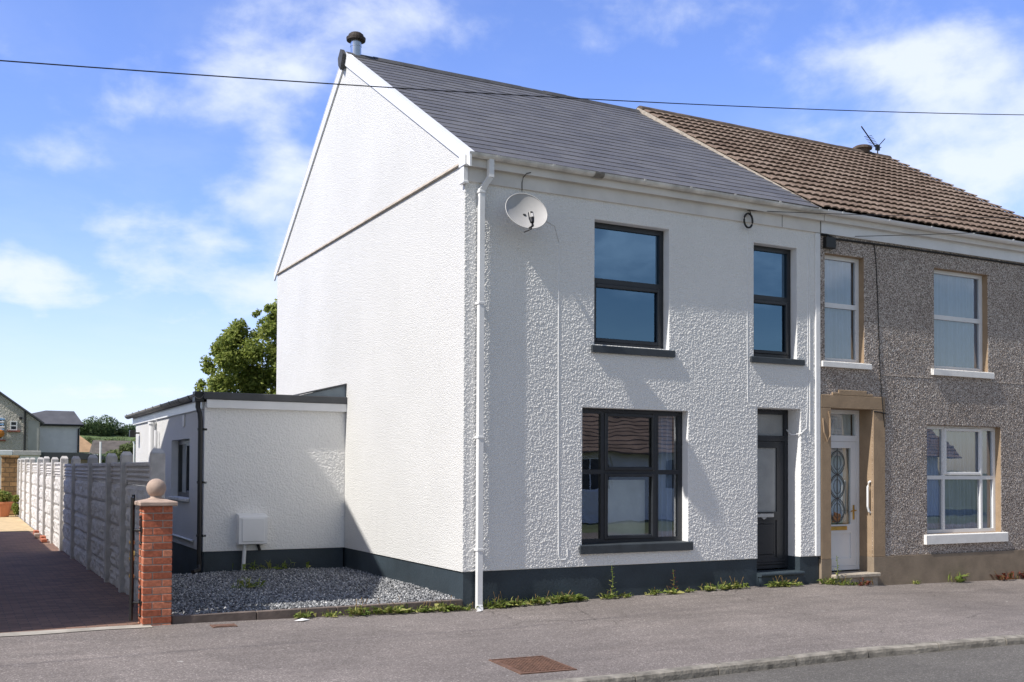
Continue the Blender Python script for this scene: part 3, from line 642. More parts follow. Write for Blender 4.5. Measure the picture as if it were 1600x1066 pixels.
wc = win_front(W, C_, .125, FW, 'anthracite', 'glass', (2.045, 2.885), (1.705,), [(2.045+.02, 2.885-.02, 1.725, 2.48), (2.045+.02, 2.885-.02, .825, 1.69)], (1.605, 3.375, .775, .115), 'sill_dark', .045, vw=.07, hw=.06)
mb = MB(); mb.quad((2.14, .26, .86), (2.80, .26, .86), (2.80, .26, 1.60), (2.14, .26, 1.60)); mb.build('blind', 'blind', wc)
mb = MB(); curtain_mb(mb, 3.02, 3.25, .80, 2.5, .24, .02, .07); mb.build('curtain', 'curtain', wc)
mb = MB(); curtain_mb(mb, 1.66, 1.74, .80, 2.5, .24, .015, .07); mb.build('curtain', 'curtain', wc)
mb = MB(); mb.tube([(2.75, .9, 2.77), (2.75, .9, 2.55)], .02, 8); mb.lathe([(.02, .06), (.05, .03), (.055, 0), (.04, -.03), (.01, -.045)], (2.75, .9, 2.5), 12); mb.build('ceiling_lamp', 'silver', wc)
# front door
yd = .255
mb = MB(); x0, x1, zb, zt = D[0]+.002, D[1]-.002, .325, 2.618
frame_mb(mb, x0, x1, zb, zt, yd, .07, .08, (), (2.20,), hw=.08, wb=.05); door = mb.build('door', 'anthracite', W)
mb = MB(); dx0, dx1 = x0+.072, x1-.072
mb.box(dx0, dx0+.115, yd+.01, yd+.05, .378, 2.155); mb.box(dx1-.135, dx1, yd+.01, yd+.05, .378, 2.155)
mb.box(dx0+.115, dx1-.135, yd+.01, yd+.05, 2.06, 2.155); mb.box(dx0+.115, dx1-.135, yd+.01, yd+.05, 1.02, 1.14); mb.box(dx0+.115, dx1-.135, yd+.01, yd+.05, .378, .47)
mb.box(dx0+.115, dx1-.135, yd+.024, yd+.045, .47, 1.02); mb.bbox(dx0+.16, dx1-.18, yd+.012, yd+.03, .52, .97, .012)
for k in range(2): mb.bbox(dx0, dx1, yd-.004-.012*k, yd+.012, .385+.035*(1-k), .41+.035*(1-k), .003)
mb.build('leaf', 'anthracite', door)
mb = MB(); mb.quad((dx0+.11, yd+.03, 1.13), (dx1-.13, yd+.03, 1.13), (dx1-.13, yd+.03, 2.07), (dx0+.11, yd+.03, 2.07)); mb.quad((x0+.06, yd+.04, 2.23), (x1-.06, yd+.04, 2.23), (x1-.06, yd+.04, 2.56), (x0+.06, yd+.04, 2.56)); mb.build('pane', 'obscure', door)
mb = MB(); mb.bbox(dx0+.10, dx1-.2, yd-.008, yd+.012, 1.06, 1.115, .006); mb.prism([(dx0+.22, 1.06), (dx0+.27, 1.03), (dx0+.32, 1.06)], 'y', yd-.006, yd+.009); mb.build('letterbox', 'silver', door)
mb = MB(); mb.tube([(dx0+.10, yd-.01, 1.88), (dx0+.115, yd-.025, 1.80), (dx0+.10, yd-.012, 1.72)], .011, 8); mb.lathe([(.005, .03), (.022, .015), (.022, -.015), (.005, -.03)], (dx0+.1, yd-.004, 1.80), 10); mb.build('knocker', 'silver', door)
mb = MB(); mb.box(D[0]+.001, D[1]-.001, -.0, .36, .08, .30); n_ = 8
prof = [(-.09+.022-.022*math.sin(math.pi*k/n_), .275-.028*math.cos(math.pi*(k/n_))+.0) for k in range(n_+1)]
mb.prism(prof+[(.35, .303), (.35, .247)], 'x', D[0]+.003, D[1]-.003) ; mb.box(D[0]+.02, D[1]-.0, -.06, -.0005, -.1, .245)
mb.build('doorstep', 'plinth', W)
# flue
FL = (.14, 4.47)
mb = MB(); mb.lathe([(.085, -.12), (.085, .09), (.09, .092), (.09, .13), (.085, .132), (.085, .2)], (FL[0], FL[1], 8.37), 20); fl = mb.build('flue', 'steel', W, smooth=False)
mb = MB(); mb.lathe([(.09, .185), (.15, .19), (.155, .235), (.125, .25), (.12, .285), (.09, .31), (.03, .315)], (FL[0], FL[1], 8.37), 20); mb.build('cowl', 'rust_black', fl)
mb = MB(); mb.tube([(4.30, -.055, 5.36), (4.335, -.06, 5.37), (4.36, -.06, 5.31)], .006, 5); c_ = Vector((4.30, -.075, 5.215)); mb.tube([tuple(c_+Vector((.075*math.cos(a)*1.0, .0, .10*math.sin(a)))) for a in np.linspace(0, 6.4, 20)], .014, 6); mb.build('cable_coil', 'cable', W)

# ------------------------------------------------------------------ extension
E_ = thing('house_extension', 'low white flat roofed extension with black downpipe beside the gable', 'extension', (-1.1, 7.5, 0))
XE, YF, YX, ZW = -2.19, 4.33, 11.0, 2.70
SW = (5.42, 6.98, 1.25, 2.19)        # side window along y
mb = MB()
rough_wall('facade', 'white_front', E_, XE, -.031, ZP, ZW, YF, [], .0066, .0032, 1, 9)
mb.quad((XE, YF, ZP), (-.031, YF, ZP), (-.031, YF+.03, ZP), (XE, YF+.03, ZP), 0)
TS = lambda p: (XE+p[1], -p[0], p[2])
mb2 = MB(TS); holed_wall(mb2, -YX, -YF, ZP, ZW, 0, [(-SW[1], -SW[0], SW[2], SW[3])], .25, 0, 1)
mb.quad((XE, YX, -.1), (-.03, YX, -.1), (-.03, YX, ZW), (XE, YX, ZW), 0)
o = len(mb.v); mb.v += [TS(p) for p in mb2.v]; mb.f += [tuple(i+o for i in f) for f in mb2.f]; mb.m += mb2.m
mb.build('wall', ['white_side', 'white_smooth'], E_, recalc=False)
mb = MB(); mb.box(XE+.015, -.045, YF+.015, YF+.2, -.1, ZP-.001); mb.box(XE+.015, XE+.2, YF+.201, YX-.01, -.1, ZP-.001); mb.build('plinth', 'plinth', E_)
mb = MB(); mb.box(XE+.3, -.1, 4.6, 10.8, 2.5, 2.52); mb.box(-.12, -.1, 4.6, 10.8, 0, 2.5); mb.build('interior', 'room', E_)
mb = MB(); mb.box(XE+.02, -.031, YF-.075, YF-.002, 2.615, 2.735); mb.build('fascia', 'upvc', E_)
mb = MB(); mb.bbox(XE-.03, -.031, YF-.095, YX+.3, 2.737, 2.845, .008); rf = mb.build('flat_roof', 'felt', E_)
mb = MB(); mb.prism([(-.75, 2.846), (-.035, 2.846), (-.035, 3.03)], 'y', YF-.01, YF+1.6); mb.build('upstand', 'lead', rf)
mb = MB(); mb.prism([(-.80, 2.848), (-.033, 3.034), (-.033, 3.062), (-.80, 2.866)], 'y', YF-.06, YF+1.7); mb.build('upstand_capping', 'felt', rf)
mb = MB(); mb.box(XE-.03, XE+.0-.002, YF+.05, YX+.25, 2.60, 2.735); mb.build('fascia', 'upvc', E_)
mb = MB(); half_gutter(mb, (XE-.095, YF-.07, 2.81), (XE-.095, YX+.45, 2.795), .07, (1, 0, 0)); g2 = mb.build('gutter', 'gutter_grime', E_)
for y in np.arange(4.7, 11.3, .8):
    mb = MB(); half_gutter(mb, (XE-.095, y, 2.812), (XE-.095, y+.045, 2.812), .078, (1, 0, 0)); mb.build('bracket', 'black', g2)
mb = MB(); mb.tube([(XE-.085, YF+.05, 2.78), (XE-.085, YF+.05, 2.62), (XE-.06, YF+.03, 2.53), (XE-.05, YF+.03, 2.42), (XE-.045, YF+.03, .28)], .036, 12)
mb.box(XE-.15, XE-.02, YF-.05, YF+.12, 2.70, 2.85)
d2 = mb.build('downpipe', 'black', E_)
mb = MB(); mb.tube([(XE-.045, YF+.03, .30), (XE-.06, YF-.02, .235), (XE-.16, YF-.1, .215)], .037, 10); mb.build('pipe_shoe', 'black', d2)
for z in (2.28, 1.5, .72): mb = MB(); mb.box(XE-.09, XE-.0, YF+.005, YF+.05, z, z+.035); mb.box(XE-.005, XE+.04, YF-.006, YF-.001, z, z+.03); mb.build('pipe_clip', 'black', d2)
mb = MB(TS); frame_mb(mb, -SW[1]+.002, -SW[0]-.002, SW[2]+.002, SW[3]-.002, .11, .07, .06, (-6.2,), (), vw=.07); w2 = mb.build('window', 'anthracite', E_)
mb = MB(TS); sash_mb(mb, -6.2+.02, -SW[0]-.05, SW[2]+.05, SW[3]-.05, .09, .06); mb.build('sash', 'anthracite', w2)
mb = MB(TS); mb.quad((-SW[1]+.02, .14, SW[2]+.02), (-SW[0]-.02, .14, SW[2]+.02), (-SW[0]-.02, .14, SW[3]-.02), (-SW[1]+.02, .14, SW[3]-.02)); mb.build('pane', 'glass', w2, recalc=False)
mb = MB(TS); mb.bbox(-SW[1]-.04, -SW[0]+.04, -.04, -.0005, SW[2]-.05, SW[2]-.002, .005); mb.build('sill', 'upvc_old', w2)
for ca, cb in ((-5.9, -5.65), (-6.9, -6.5)): mb = MB(TS); curtain_mb(mb, ca, cb, 1.28, 2.16, .3, .015, .06); mb.build('curtain', 'curtain', w2)
mb = MB(TS); mb.bbox(-5.95, -5.79, -.02, -.001, 2.38, 2.58, .01); mb.build('wall_vent', 'upvc_old', E_)
mb = MB(); mb.tube([(XE-.07, 8.55, 2.52), (XE-.07, 8.55, .2)], .055, 12); mb.tube([(XE-.07, 8.55, 2.56), (XE-.07, 8.55, 2.52)], .075, 12); mb.tube([(XE-.06, 8.2, 2.4), (XE-.06, 8.2, .2)], .03, 8); mb.build('soil_pipe', 'upvc', E_)
mb = MB(); mb.box(XE-.10, XE-.001, 10.5, 10.54, 2.40, 2.43); mb.bbox(XE-.19, XE-.09, 10.45, 10.6, 2.33, 2.47, .01); mb.build('security_light', 'black', E_)
mb = MB(TS); mb.tube([(-7.6, -.02, .62), (-5.0, -.02, .62)], .018, 6); mb.build('waste_pipe', 'upvc', E_)
# meter cabinet
mt = thing('meter_cabinet', 'small white utility meter cabinet with a pipe below on the extension wall', 'meter box', (-1.5, YF-.1, .2))
mb = MB(); mb.prism([(YF-.001, .60), (YF-.17, .60), (YF-.19, .61), (YF-.19, 1.0), (YF-.17, 1.03), (YF-.001, 1.055)], 'x', -1.71, -1.29); mb.build('case', 'upvc', mt)
mb = MB(); mb.bbox(-1.665, -1.335, YF-.203, YF-.191, .645, .985, .004); mb.box(-1.655, -1.637, YF-.206, YF-.204, .80, .825); dr_ = mb.build('door', 'upvc', mt)
mb = MB(); mb.tube([(-1.60, YF-.09, .60), (-1.62, YF-.09, .2)], .028, 10); mb.build('pipe', 'upvc', mt)
mb = MB(); mb.tube([(-1.40, YF-.05, .6), (-1.38, YF-.03, .56), (-1.36, YF-.03, .5)], .022, 8); mb.build('hose', 'black', mt)

# ------------------------------------------------------------------ brown house
Bh = thing('terraced_house', 'grey brown pebbledash terraced house with brown tiled roof and white windows', 'house', (9, 4, 0))
BX0, BX1 = 5.70, 11.93
e = (5.80, 6.59, 3.35, 4.93); g = (8.10, 9.35, 3.35, 4.93); h = (7.93, 9.65, .76, 2.46); dd = (5.9, 6.75, .22, 2.66)
mb = MB(); holed_wall(mb, BX0, BX1, .45, 5.42, 0, [e, g, h, dd], .34, 0, 1, False)
rough_wall('facade', 'pebble', Bh, BX0, BX1, .45, 5.42, 0, [e, g, h, dd], .0098, .0052, 0, 5)
mb.quad((BX0, 8.37, -.1), (BX1, 8.37, -.1), (BX1, 8.37, 5.43), (BX0, 8.37, 5.43), 0)
mb.add([(BX1, 0, -.2), (BX1, 8.37, -.2), (BX1, 8.37, 5.43), (BX1, 4.47, 8.2), (BX1, 0, 5.43)], [(0, 1, 2, 3, 4)], 0)
mb.box(6.9, BX1, -.012, -.001, 3.185, 3.205, 0)
mb.build('wall', ['pebble', 'sand'], Bh, recalc=False)
mb = MB(); mb.quad((BX0, .36, 2.78), (BX1, .36, 2.78), (BX1, 8.3, 2.78), (BX0, 8.3, 2.78)); mb.quad((BX0, 2.4, 0), (BX1, 2.4, 0), (BX1, 2.4, 5.4), (BX0, 2.4, 5.4)); mb.build('interior', 'room', Bh)
mb = MB(); mb.box(5.705, 5.899, -.03, .3, -.2, .45); mb.box(6.751, BX1, -.035, .3, -.3, .45); mb.build('base_band', 'sandbase', Bh)
mb = MB(); mb.bbox(5.705, 5.899, -.028, -.001, .451, 2.655, .006); mb.bbox(6.751, 7.0, -.028, -.001, .451, 2.655, .006); mb.bbox(5.705, 7.0, -.028, -.001, 2.657, 2.85, .006); mb.bbox(6.05, 6.62, -.028, -.001, 2.852, 2.93, .005); mb.bbox(5.93, 6.049, -.028, -.001, 2.852, 2.885, .003); mb.bbox(6.621, 6.75, -.028, -.001, 2.852, 2.885, .003)
mb.build('door_surround', 'sand', Bh)
mb = MB()
for (a, b) in ((5.69, 6.06), (7.74, 7.75)): pass
we = win_front(Bh, e, .10, .055, 'upvc', 'glass', (), (4.19,), [], (5.71, 6.69, 3.34, .085), 'white_sill', .06, hw=.07)
wg = win_front(Bh, g, .10, .055, 'upvc', 'glass', (), (4.18,), [], (8.02, 9.43, 3.34, .10), 'white_sill', .06, hw=.07)
wh = win_front(Bh, h, .10, .055, 'upvc', 'glass', (8.425, 9.31), (1.64,), [(8.425+.005, 9.31-.005, 1.68, 2.43)], (7.85, 9.75, .755, .15), 'white_sill', .06, hw=.06, vw=.05)
for w_, op in ((we, e), (wg, g), (wh, h)):
    mb = MB(); curtain_mb(mb, op[0]+.02, op[1]-.02, op[2]+.02, op[3]-.02, .195, .020, .085); mb.build('curtain', 'curtain', w_)
# brown roof
mb = MB(); d = Vector((0, YR-YE, ZR+.05-ZE)); Ls = d.length; d.normalize(); nrm = Vector((0, -d.z, d.y))
rows = 17; ga = Ls/rows; tw = .3
for side in (0, 1):
    if side: d = Vector((0, YR-YB, ZR+.05-ZB)); Ls = d.length; d.normalize(); nrm = Vector((0, d.z*1, -d.y)); nrm = Vector((0, -d.z, d.y))*-1; ga = Ls/rows
    o0 = Vector((0, YE, ZE)) if not side else Vector((0, YB, ZB))
    for r in range(rows):
        x = 5.62
        off = 0
        while x < 12.0:
            a, b = x, min(x+tw-.002, 11.985); n_ = 8; v = []; s0 = r*ga-.028; s1 = min((r+1)*ga+.03, Ls); lift = random.uniform(0, .003)
            for i in range(n_+1):
                xx = a+(b-a)*i/n_; wv = .021*abs(math.sin((xx-5.62)/tw*2*math.pi/1.0*1.0))**1.0
                for (s, hh) in ((s0, .032), (s0, .050), (s1, .010)):
                    v.append(tuple(Vector((xx, o0.y, o0.z))+d*s+nrm*(hh+wv*(1 if hh > .016 else 1)+lift)))
            f = []
            for i in range(n_): f += [(3*i, 3*i+3, 3*i+4, 3*i+1), (3*i+1, 3*i+4, 3*i+5, 3*i+2)]
            f += [(0, 1, 2), (3*n_, 3*n_+2, 3*n_+1)]
            mb.add(v, f); x += tw
roof2 = mb.build('roof', 'tile', Bh, recalc=False)
mb = MB(); mb.prism([(YE+.03, ZE-.03), (YR, ZR), (YB, ZB-.03), (YB, ZB-.07), (YR, ZR-.06), (YE+.03, ZE-.07)], 'x', 5.61, 11.98); mb.build('underlay', 'tile_ridge', roof2)
mb = MB(); mb.prism([(YE, ZE+.0), (YR, ZR+.075), (YR, ZR+.0), (YE, ZE-.04)], 'x', 5.57, 5.635); mb.prism([(YB, ZB), (YR+.001, ZR+.075), (YR+.001, ZR), (YB, ZB-.04)], 'x', 5.57, 5.635); mb.build('verge_mortar', 'mortar', roof2)
mb = MB(); mb.prism([(YE, ZE+.0), (YR, ZR+.06), (YR, ZR-.02), (YE, ZE-.05)], 'x', 11.94, 11.99); mb.build('verge_mortar', 'mortar', roof2)
mb = MB(); x = 5.6
while x < 11.9:
    x2 = min(x+.45, 12.0); e_ = random.uniform(-.006, .006)
    mb.prism([(YR+.12*math.cos(a), ZR+.03+.09*math.sin(a)+e_) for a in np.linspace(0, math.pi, 8)], 'x', x, x2-.012); x += .45
mb.build('ridge', 'tile_ridge', roof2)
mb = MB(); mb.lathe([(.14, -.03), (.16, .04), (.2, .06), (.2, .1), (.15, .13), (.05, .14)], (11.25, YR, ZR+.08), 14); mb.build('ridge_vent', 'tile_ridge', roof2)
eaves(Bh, BX0+.003, BX1+.05, 'upvc')
mb = MB(); half_gutter(mb, (X1-.02+.003, -.155, 5.508), (BX1+.05, -.155, 5.49), .055, (0, 1, 0)); gu = mb.build('gutter', 'upvc', Bh)
for xg in (5.95, 6.9, 7.8, 8.75, 9.7, 10.6): mb = MB(); half_gutter(mb, (xg, -.155, 5.51), (xg+.035, -.155, 5.51), .0605, (0, 1, 0)); mb.build('bracket', 'upvc', gu)
# brown house door
yd = .25; mb = MB(); x0, x1, zb, zt = dd[0]+.002, dd[1]-.002, .245, 2.655
frame_mb(mb, x0, x1, zb, zt, yd, .06, .08, (), (2.225,), hw=.09, wb=.06); d3 = mb.build('door', 'upvc', Bh)
mb = MB(); a, b = x0+.063, x1-.063
mb.box(a, a+.1, yd+.01, yd+.055, .308, 2.177); mb.box(b-.1, b, yd+.01, yd+.055, .308, 2.177); mb.box(a+.1, b-.1, yd+.01, yd+.055, 2.08, 2.177); mb.box(a+.1, b-.1, yd+.01, yd+.055, .80, .93); mb.box(a+.1, b-.1, yd+.01, yd+.055, .308, .42); mb.box(a+.1, b-.1, yd+.03, yd+.05, .42, .80)
mb.build('leaf', 'upvc', d3)
mb = MB(); mb.quad((a+.09, yd+.035, .92), (b-.09, yd+.035, .92), (b-.09, yd+.035, 2.09), (a+.09, yd+.035, 2.09)); mb.quad((x0+.05, yd+.04, 2.26), (x1-.05, yd+.04, 2.26), (x1-.05, yd+.04, 2.61), (x0+.05, yd+.04, 2.61)); mb.build('pane', 'glass', d3, recalc=False)
mb = MB(); cx = (a+b)/2
for z, rr in ((1.86, .17), (1.5, .17), (1.14, .17)):
    mb.tube([(cx+rr*.85*math.cos(t), yd+.028, z+rr*1.05*math.sin(t)) for t in np.linspace(0, 6.283, 25)], .006, 5, cap=False)
    mb.tube([(cx+.07*math.cos(t), yd+.028, z+.11*math.sin(t)) for t in np.linspace(0, 6.283, 17)], .004, 5, cap=False)
mb.tube([(cx, yd+.028, .93), (cx, yd+.028, 2.08)], .006, 5)
for sx in (-1, 1): mb.tube([(cx+sx*(.14*math.sin(t*1.0)), yd+.029, .95+1.1*t/9.42) for t in np.linspace(0, 9.42, 30)], .004, 5)
mb.build('glazing_scrollwork', 'ironwork', d3)
mb = MB(); mb.quad((a+.1, yd+.033, 1.52), (a+.17, yd+.033, 1.52), (a+.17, yd+.033, 1.70), (a+.1, yd+.033, 1.66)); mb.build('coloured_glass', 'amber', d3); mb = MB(); mb.quad((cx-.1, yd+.033, .96), (cx+.05, yd+.033, .96), (cx+.08, yd+.033, 1.08), (cx-.06, yd+.033, 1.12)); mb.build('coloured_glass', 'amber', d3)
mb = MB(); curtain_mb(mb, a+.02, b-.02, .95, 2.6, yd+.1, .012, .1); mb.build('curtain', 'blind', d3)
mb = MB(); mb.bbox(a+.14, b-.19, yd-.006, yd+.009, .845, .905, .006); mb.build('letterbox', 'brass', d3)
mb = MB(); mb.bbox(b-.07, b-.035, yd-.002, yd+.009, 1.0, 1.22, .004); mb.tube([(b-.052, yd-.004, 1.14), (b-.052, yd-.045, 1.14), (b-.16, yd-.05, 1.13)], .010, 8); mb.build('handle', 'brass', d3)
tx = bpy.data.curves.new('house_number', 'FONT'); tx.body = '97'; tx.size = .24; tx.align_x = 'CENTER'; tx.extrude = .002
txo = bpy.data.objects.new('tmp', tx); COL.objects.link(txo); dg = bpy.context.evaluated_depsgraph_get(); me = bpy.data.meshes.new_from_object(txo.evaluated_get(dg)); bpy.data.objects.remove(txo)
me.transform(Matrix.Translation(Vector((x0+.27, yd+.034, 2.37))-BASE[Bh]) @ Matrix.Rotation(R_(90), 4, 'X')); me.materials.clear(); me.materials.append(M['digit'])
no = bpy.data.objects.new('house_number', me); COL.objects.link(no); no.parent = d3; BASE[no] = BASE[Bh]
mb = MB(); mb.bbox(dd[0]-.02, dd[1]+.05, -.13, -.0305, .165, .225, .012); mb.box(dd[0]+.01, dd[1]+.02, -.09, -.0305, -.1, .164); mb.box(dd[0]+.001, dd[1]-.001, -.03, .34, .0, .222); mb.build('doorstep', 'mortar', Bh)
mb = MB(); mb.tube([(6.748, .03, 1.58), (6.715, .03, 1.565), (6.69, .03, 1.50), (6.69, .03, 1.20), (6.715, .03, 1.13), (6.748, .03, 1.11)], .016, 10); mb.build('grab_rail', 'upvc', Bh)
mb = MB(); mb.bbox(5.76, 5.95, -.085, -.001, 4.99, 5.155, .01); mb.build('junction_box', 'black', Bh)
mb = MB(); mb.tube([(5.69, -.012, 5.18), (5.8, -.03, 5.19), (6.0, -.02, 5.15), (7.2, -.014, 5.165), (9, -.014, 5.17), (11.9, -.014, 5.17)], .016, 6); mb.tube([(5.83, -.03, 5.19), (5.80, -.06, 5.12)], .014, 5); mb.build('cable', 'cable', Bh)
mb = MB(); mb.tube([(6.78, -.02, 5.17), (6.83, -.014, 4.9), (6.87, -.014, 4.2), (6.90, -.014, 3.4), (6.93, -.034, 2.8), (6.98, -.034, 2.4)], .007, 5); mb.tube([(6.76, -.034, 2.63), (6.9, -.036, 2.62), (7.02, -.03, 2.6)], .010, 5); mb.build('cable', 'cable', Bh)
mb = MB(); mb.tube([(5.73, -.032, 2.5), (5.74, -.045, 2.3), (5.80, -.05, 2.17), (5.86, -.045, 2.25), (5.87, -.034, 2.5), (5.84, -.034, 2.6)], .011, 6); mb.build('cable', 'sand', Bh)

# ------------------------------------------------------------------ dish, aerial, wires
ds = thing('satellite_dish', 'round grey satellite dish on the white front wall near the downpipe', 'satellite dish', (.62, -.02, 4.8))
n = Vector((-.10, -.86, .36)).normalized(); c0 = Vector((.625, -.36, 4.845)); ux = Vector((0, 0, 1)).cross(n).normalized(); uy = n.cross(ux)
mb = MB(); v = []; f = []; nr, na = 8, 40
for i in range(nr+1):
    for k in range(na):
        t = 2*math.pi*k/na; q = i/nr; v.append(tuple(c0+ux*(.265*q*math.cos(t))+uy*(.25*q*math.sin(t))-n*(.075*(1-q*q))))
for i in range(nr):
    for k in range(na): f.append((i*na+k, i*na+(k+1) % na, (i+1)*na+(k+1) % na, (i+1)*na+k))
mb.add(v, f); rimp = [tuple(c0+ux*(.267*math.cos(t))+uy*(.252*math.sin(t))) for t in np.linspace(0, 2*math.pi, 41)]; mb.tube(rimp, .006, 6, cap=False)
mb.build('reflector', 'dish', ds, smooth=True, recalc=False)
foc = c0+n*.20-uy*.24-ux*.05
mb = MB(); mb.tube([tuple(c0-uy*.245-n*.0), tuple(c0-uy*.285+n*.10), tuple(foc-uy*.05)], .012, 8); mb.build('feed_arm', 'black', ds)
mb = MB(); mb.tube([tuple(foc+uy*.075), tuple(foc+uy*.065), tuple(foc-uy*.01), tuple(foc-uy*.07)], .03, 12, rs=[.018, .032, .034, .024]); lnb = mb.build('feed_head', 'black', ds)
mb = MB(); mb.tube([tuple(foc+n*.034+uy*.03), tuple(foc+n*.036-uy*.02)], .016, 8); mb.build('feed_cap', 'dish', lnb)
mb = MB(); mb.tube([tuple(foc-uy*.07), tuple(foc-uy*.13-n*.05), tuple(c0-uy*.29-n*.03-ux*.06), tuple(c0-uy*.22-n*.12-ux*.02)], .006, 6); mb.tube([tuple(foc-uy*.07+ux*.01), tuple(foc-uy*.12+ux*.01)], .006, 6); mb.build('lead', 'cable', ds)
mb = MB(); mb.tube([tuple(c0-n*.07), tuple(c0-n*.12-uy*.02), (.80, -.03, 4.93)], .02, 10); mb.bbox(.76, .84, -.03, -.001, 4.87, 4.99, .004); mb.build('wall_bracket', 'black', ds)
mb = MB(); mb.tube([tuple(c0-n*.1+ux*.1), (1.0, -.02, 4.84), (1.12, -.008, 4.84), (1.22, -.006, 4.80), (1.285, -.006, 4.6)], .0035, 5); mb.build('lead', 'concrete_post', ds)

ae = thing('television_aerial', 'thin black rooftop television aerial tilted above the brown roof ridge', 'aerial', (11.7, YR, 8.45))
mb = MB(); mb.tube([(11.75, YR+.05, 8.2), (11.75, YR+.05, 8.66)], .014, 6); mb.build('mast', 'black', ae)
mb = MB(); mb.tube([(11.12, YR-.1, 8.90), (11.78, YR+.12, 8.615)], .014, 6); mb.build('boom', 'black', ae)
mb = MB()
for t in np.linspace(.45, .95, 8):
    p = Vector((11.12, YR-.1, 8.90)).lerp(Vector((11.78, YR+.12, 8.615)), t); mb.tube([tuple(p+Vector((-.03, -.13, -.03))), tuple(p+Vector((.03, .13, .03)))], .006, 5)
mb.tube([(11.70, YR-.02, 8.60), (11.86, YR-.05, 8.77)], .010, 5); mb.tube([(11.68, YR, 8.52), (11.82, YR+.02, 8.60)], .010, 5); mb.box(11.72, 11.82, YR+.05, YR+.09, 8.54, 8.66); mb.build('elements', 'black', ae)

WP0, WP1 = (-11.5, -2.2, 4.36), (13.5, -1.24, 7.86)
def wire(name, label, p0, p1, sag, r=.008):
    p0, p1 = Vector(p0), Vector(p1); pts = []
    for i in range(33):
        t = i/32; p = p0.lerp(p1, t); p.z -= sag*4*t*(1-t); pts.append(tuple(p))
    mb = MB(); mb.tube(pts, r, 5); return tag(mb.build(name, 'cable', base=tuple(p0)), label, 'wire')
wire('overhead_cable', 'thin black overhead cable crossing the sky in front of both roofs', WP0, WP1, .283, .006)
wire('telephone_wire', 'thin drop wire from the coiled cable under the white eaves across the brown tiles', (4.30, -.06, 5.36), (13.5, -1.3, 6.12), .07, .005)
wire('telephone_wire', 'thin drop wire fixed under the eaves above the first white window', (6.35, -.06, 5.22), (13.5, -1.3, 6.09), .05, .005)
pole = thing('telegraph_pole', 'brown wooden telegraph pole beyond the right hand house', 'pole', (13.5, -1.3, 0))
mb = MB(); mb.tube([(13.5, -1.3, -.3), (13.5, -1.3, 8.2)], .12, 12, rs=[.13, .09]); mb.build('post', 'wood', pole)
mb = MB(); mb.box(13.3, 13.7, -1.36, -1.14, 7.8, 7.88); mb.build('crossbar', 'wood', pole)

pole = thing('telegraph_pole', 'short wooden pole carrying the overhead cable on the left of the drive', 'pole', (-11.5, -2.2, 0))
mb = MB(); mb.tube([(-11.5, -2.2, -.3), (-11.5, -2.2, 4.7)], .1, 12, rs=[.11, .09]); mb.build('post', 'wood', pole)
mb = MB(); mb.tube([(-11.5, -2.2, 4.40), (-11.5, -2.2, 4.50)], .11, 8); mb.build('clamp', 'iron', pole)
# ------------------------------------------------------------------ brick gate pillar, gate
gp = thing('gate_pillar', 'square red brick gate pillar with ball finial beside the driveway', 'pillar', (-3.57, .12, .1))
mb = MB(); zc = .04; row = 0; x0, x1, y0, y1 = -3.685, -3.395, -.05, .24
while zc < 1.31:
    hh = .065; splits = [x0, x0+.193, x1] if row % 2 == 0 else [x0, x0+.096, x1]
    for a, b in zip(splits[:-1], splits[1:]):
        j = random.uniform(-.002, .002); mb.bbox(a+(.005 if a > x0 else 0), b-(.005 if b < x1 else 0), y0+j, y0+.10, zc, zc+hh, .004); mb.bbox(a+(.005 if a > x0 else 0), b-(.005 if b < x1 else 0), y1-.10, y1+j, zc, zc+hh, .004)
    sp = (y0+.11, y1-.11) if row % 2 else (y0+.102, y1-.102)
    mb.bbox(x0-.001, x0+.1, sp[0], sp[1], zc, zc+hh, .004); mb.bbox(x1-.1, x1+.001, sp[0], sp[1], zc, zc+hh, .004)
    zc += .0765; row += 1
sh = mb.build('shaft', 'brick', gp)
ztop = zc-.008
mb = MB(); mb.box(x0+.006, x1-.006, y0+.007, y1-.006, 0, ztop-.002); mb.build('mortar_core', 'brick_mortar', sh)
mb = MB(); cxp, cyp = (x0+x1)/2, (y0+y1)/2
mb.bbox(cxp-.19, cxp+.19, cyp-.19, cyp+.19, ztop, ztop+.045, .008); q = .18
mb.add([(cxp-q, cyp-q, ztop+.0455), (cxp+q, cyp-q, ztop+.0455), (cxp+q, cyp+q, ztop+.0455), (cxp-q, cyp+q, ztop+.0455), (cxp-.06, cyp-.06, ztop+.075), (cxp+.06, cyp-.06, ztop+.075), (cxp+.06, cyp+.06, ztop+.075), (cxp-.06, cyp+.06, ztop+.075)], [(0, 1, 5, 4), (1, 2, 6, 5), (2, 3, 7, 6), (3, 0, 4, 7), (4, 5, 6, 7)])
mb.build('coping', 'capstone', gp)
mb = MB(); mb.lathe([(.085, .0), (.078, .012), (.055, .02), (.06, .03)]+[(.10*math.cos(a), .118+.10*math.sin(a)) for a in np.linspace(-1.05, 1.5, 16)], (cxp, cyp, ztop+.065), 28); mb.build('ball_finial', 'capstone', gp, smooth=True)
for z in (1.08, .33):
    mb = MB(); mb.box(x0-.012, x0-.0015, .05, .085, z-.13, z+.13); mb.box(x0-.012, x0-.0016, -.01, .145, z-.02, z+.02); mb.tube([(x0-.012, .068, z), (x0-.075, .10, z)], .014, 8); mb.lathe([(.0, -.16), (.02, -.14), (.0, -.11)], (x0-.008, .068, z), 8); mb.lathe([(.0, .11), (.02, .14), (.0, .16)], (x0-.008, .068, z), 8); mb.build('hinge', 'iron', gp)
gt = thing('iron_gate', 'black iron gate folded open and seen edge on beside the brick pillar', 'gate', (-3.83, .12, .1))
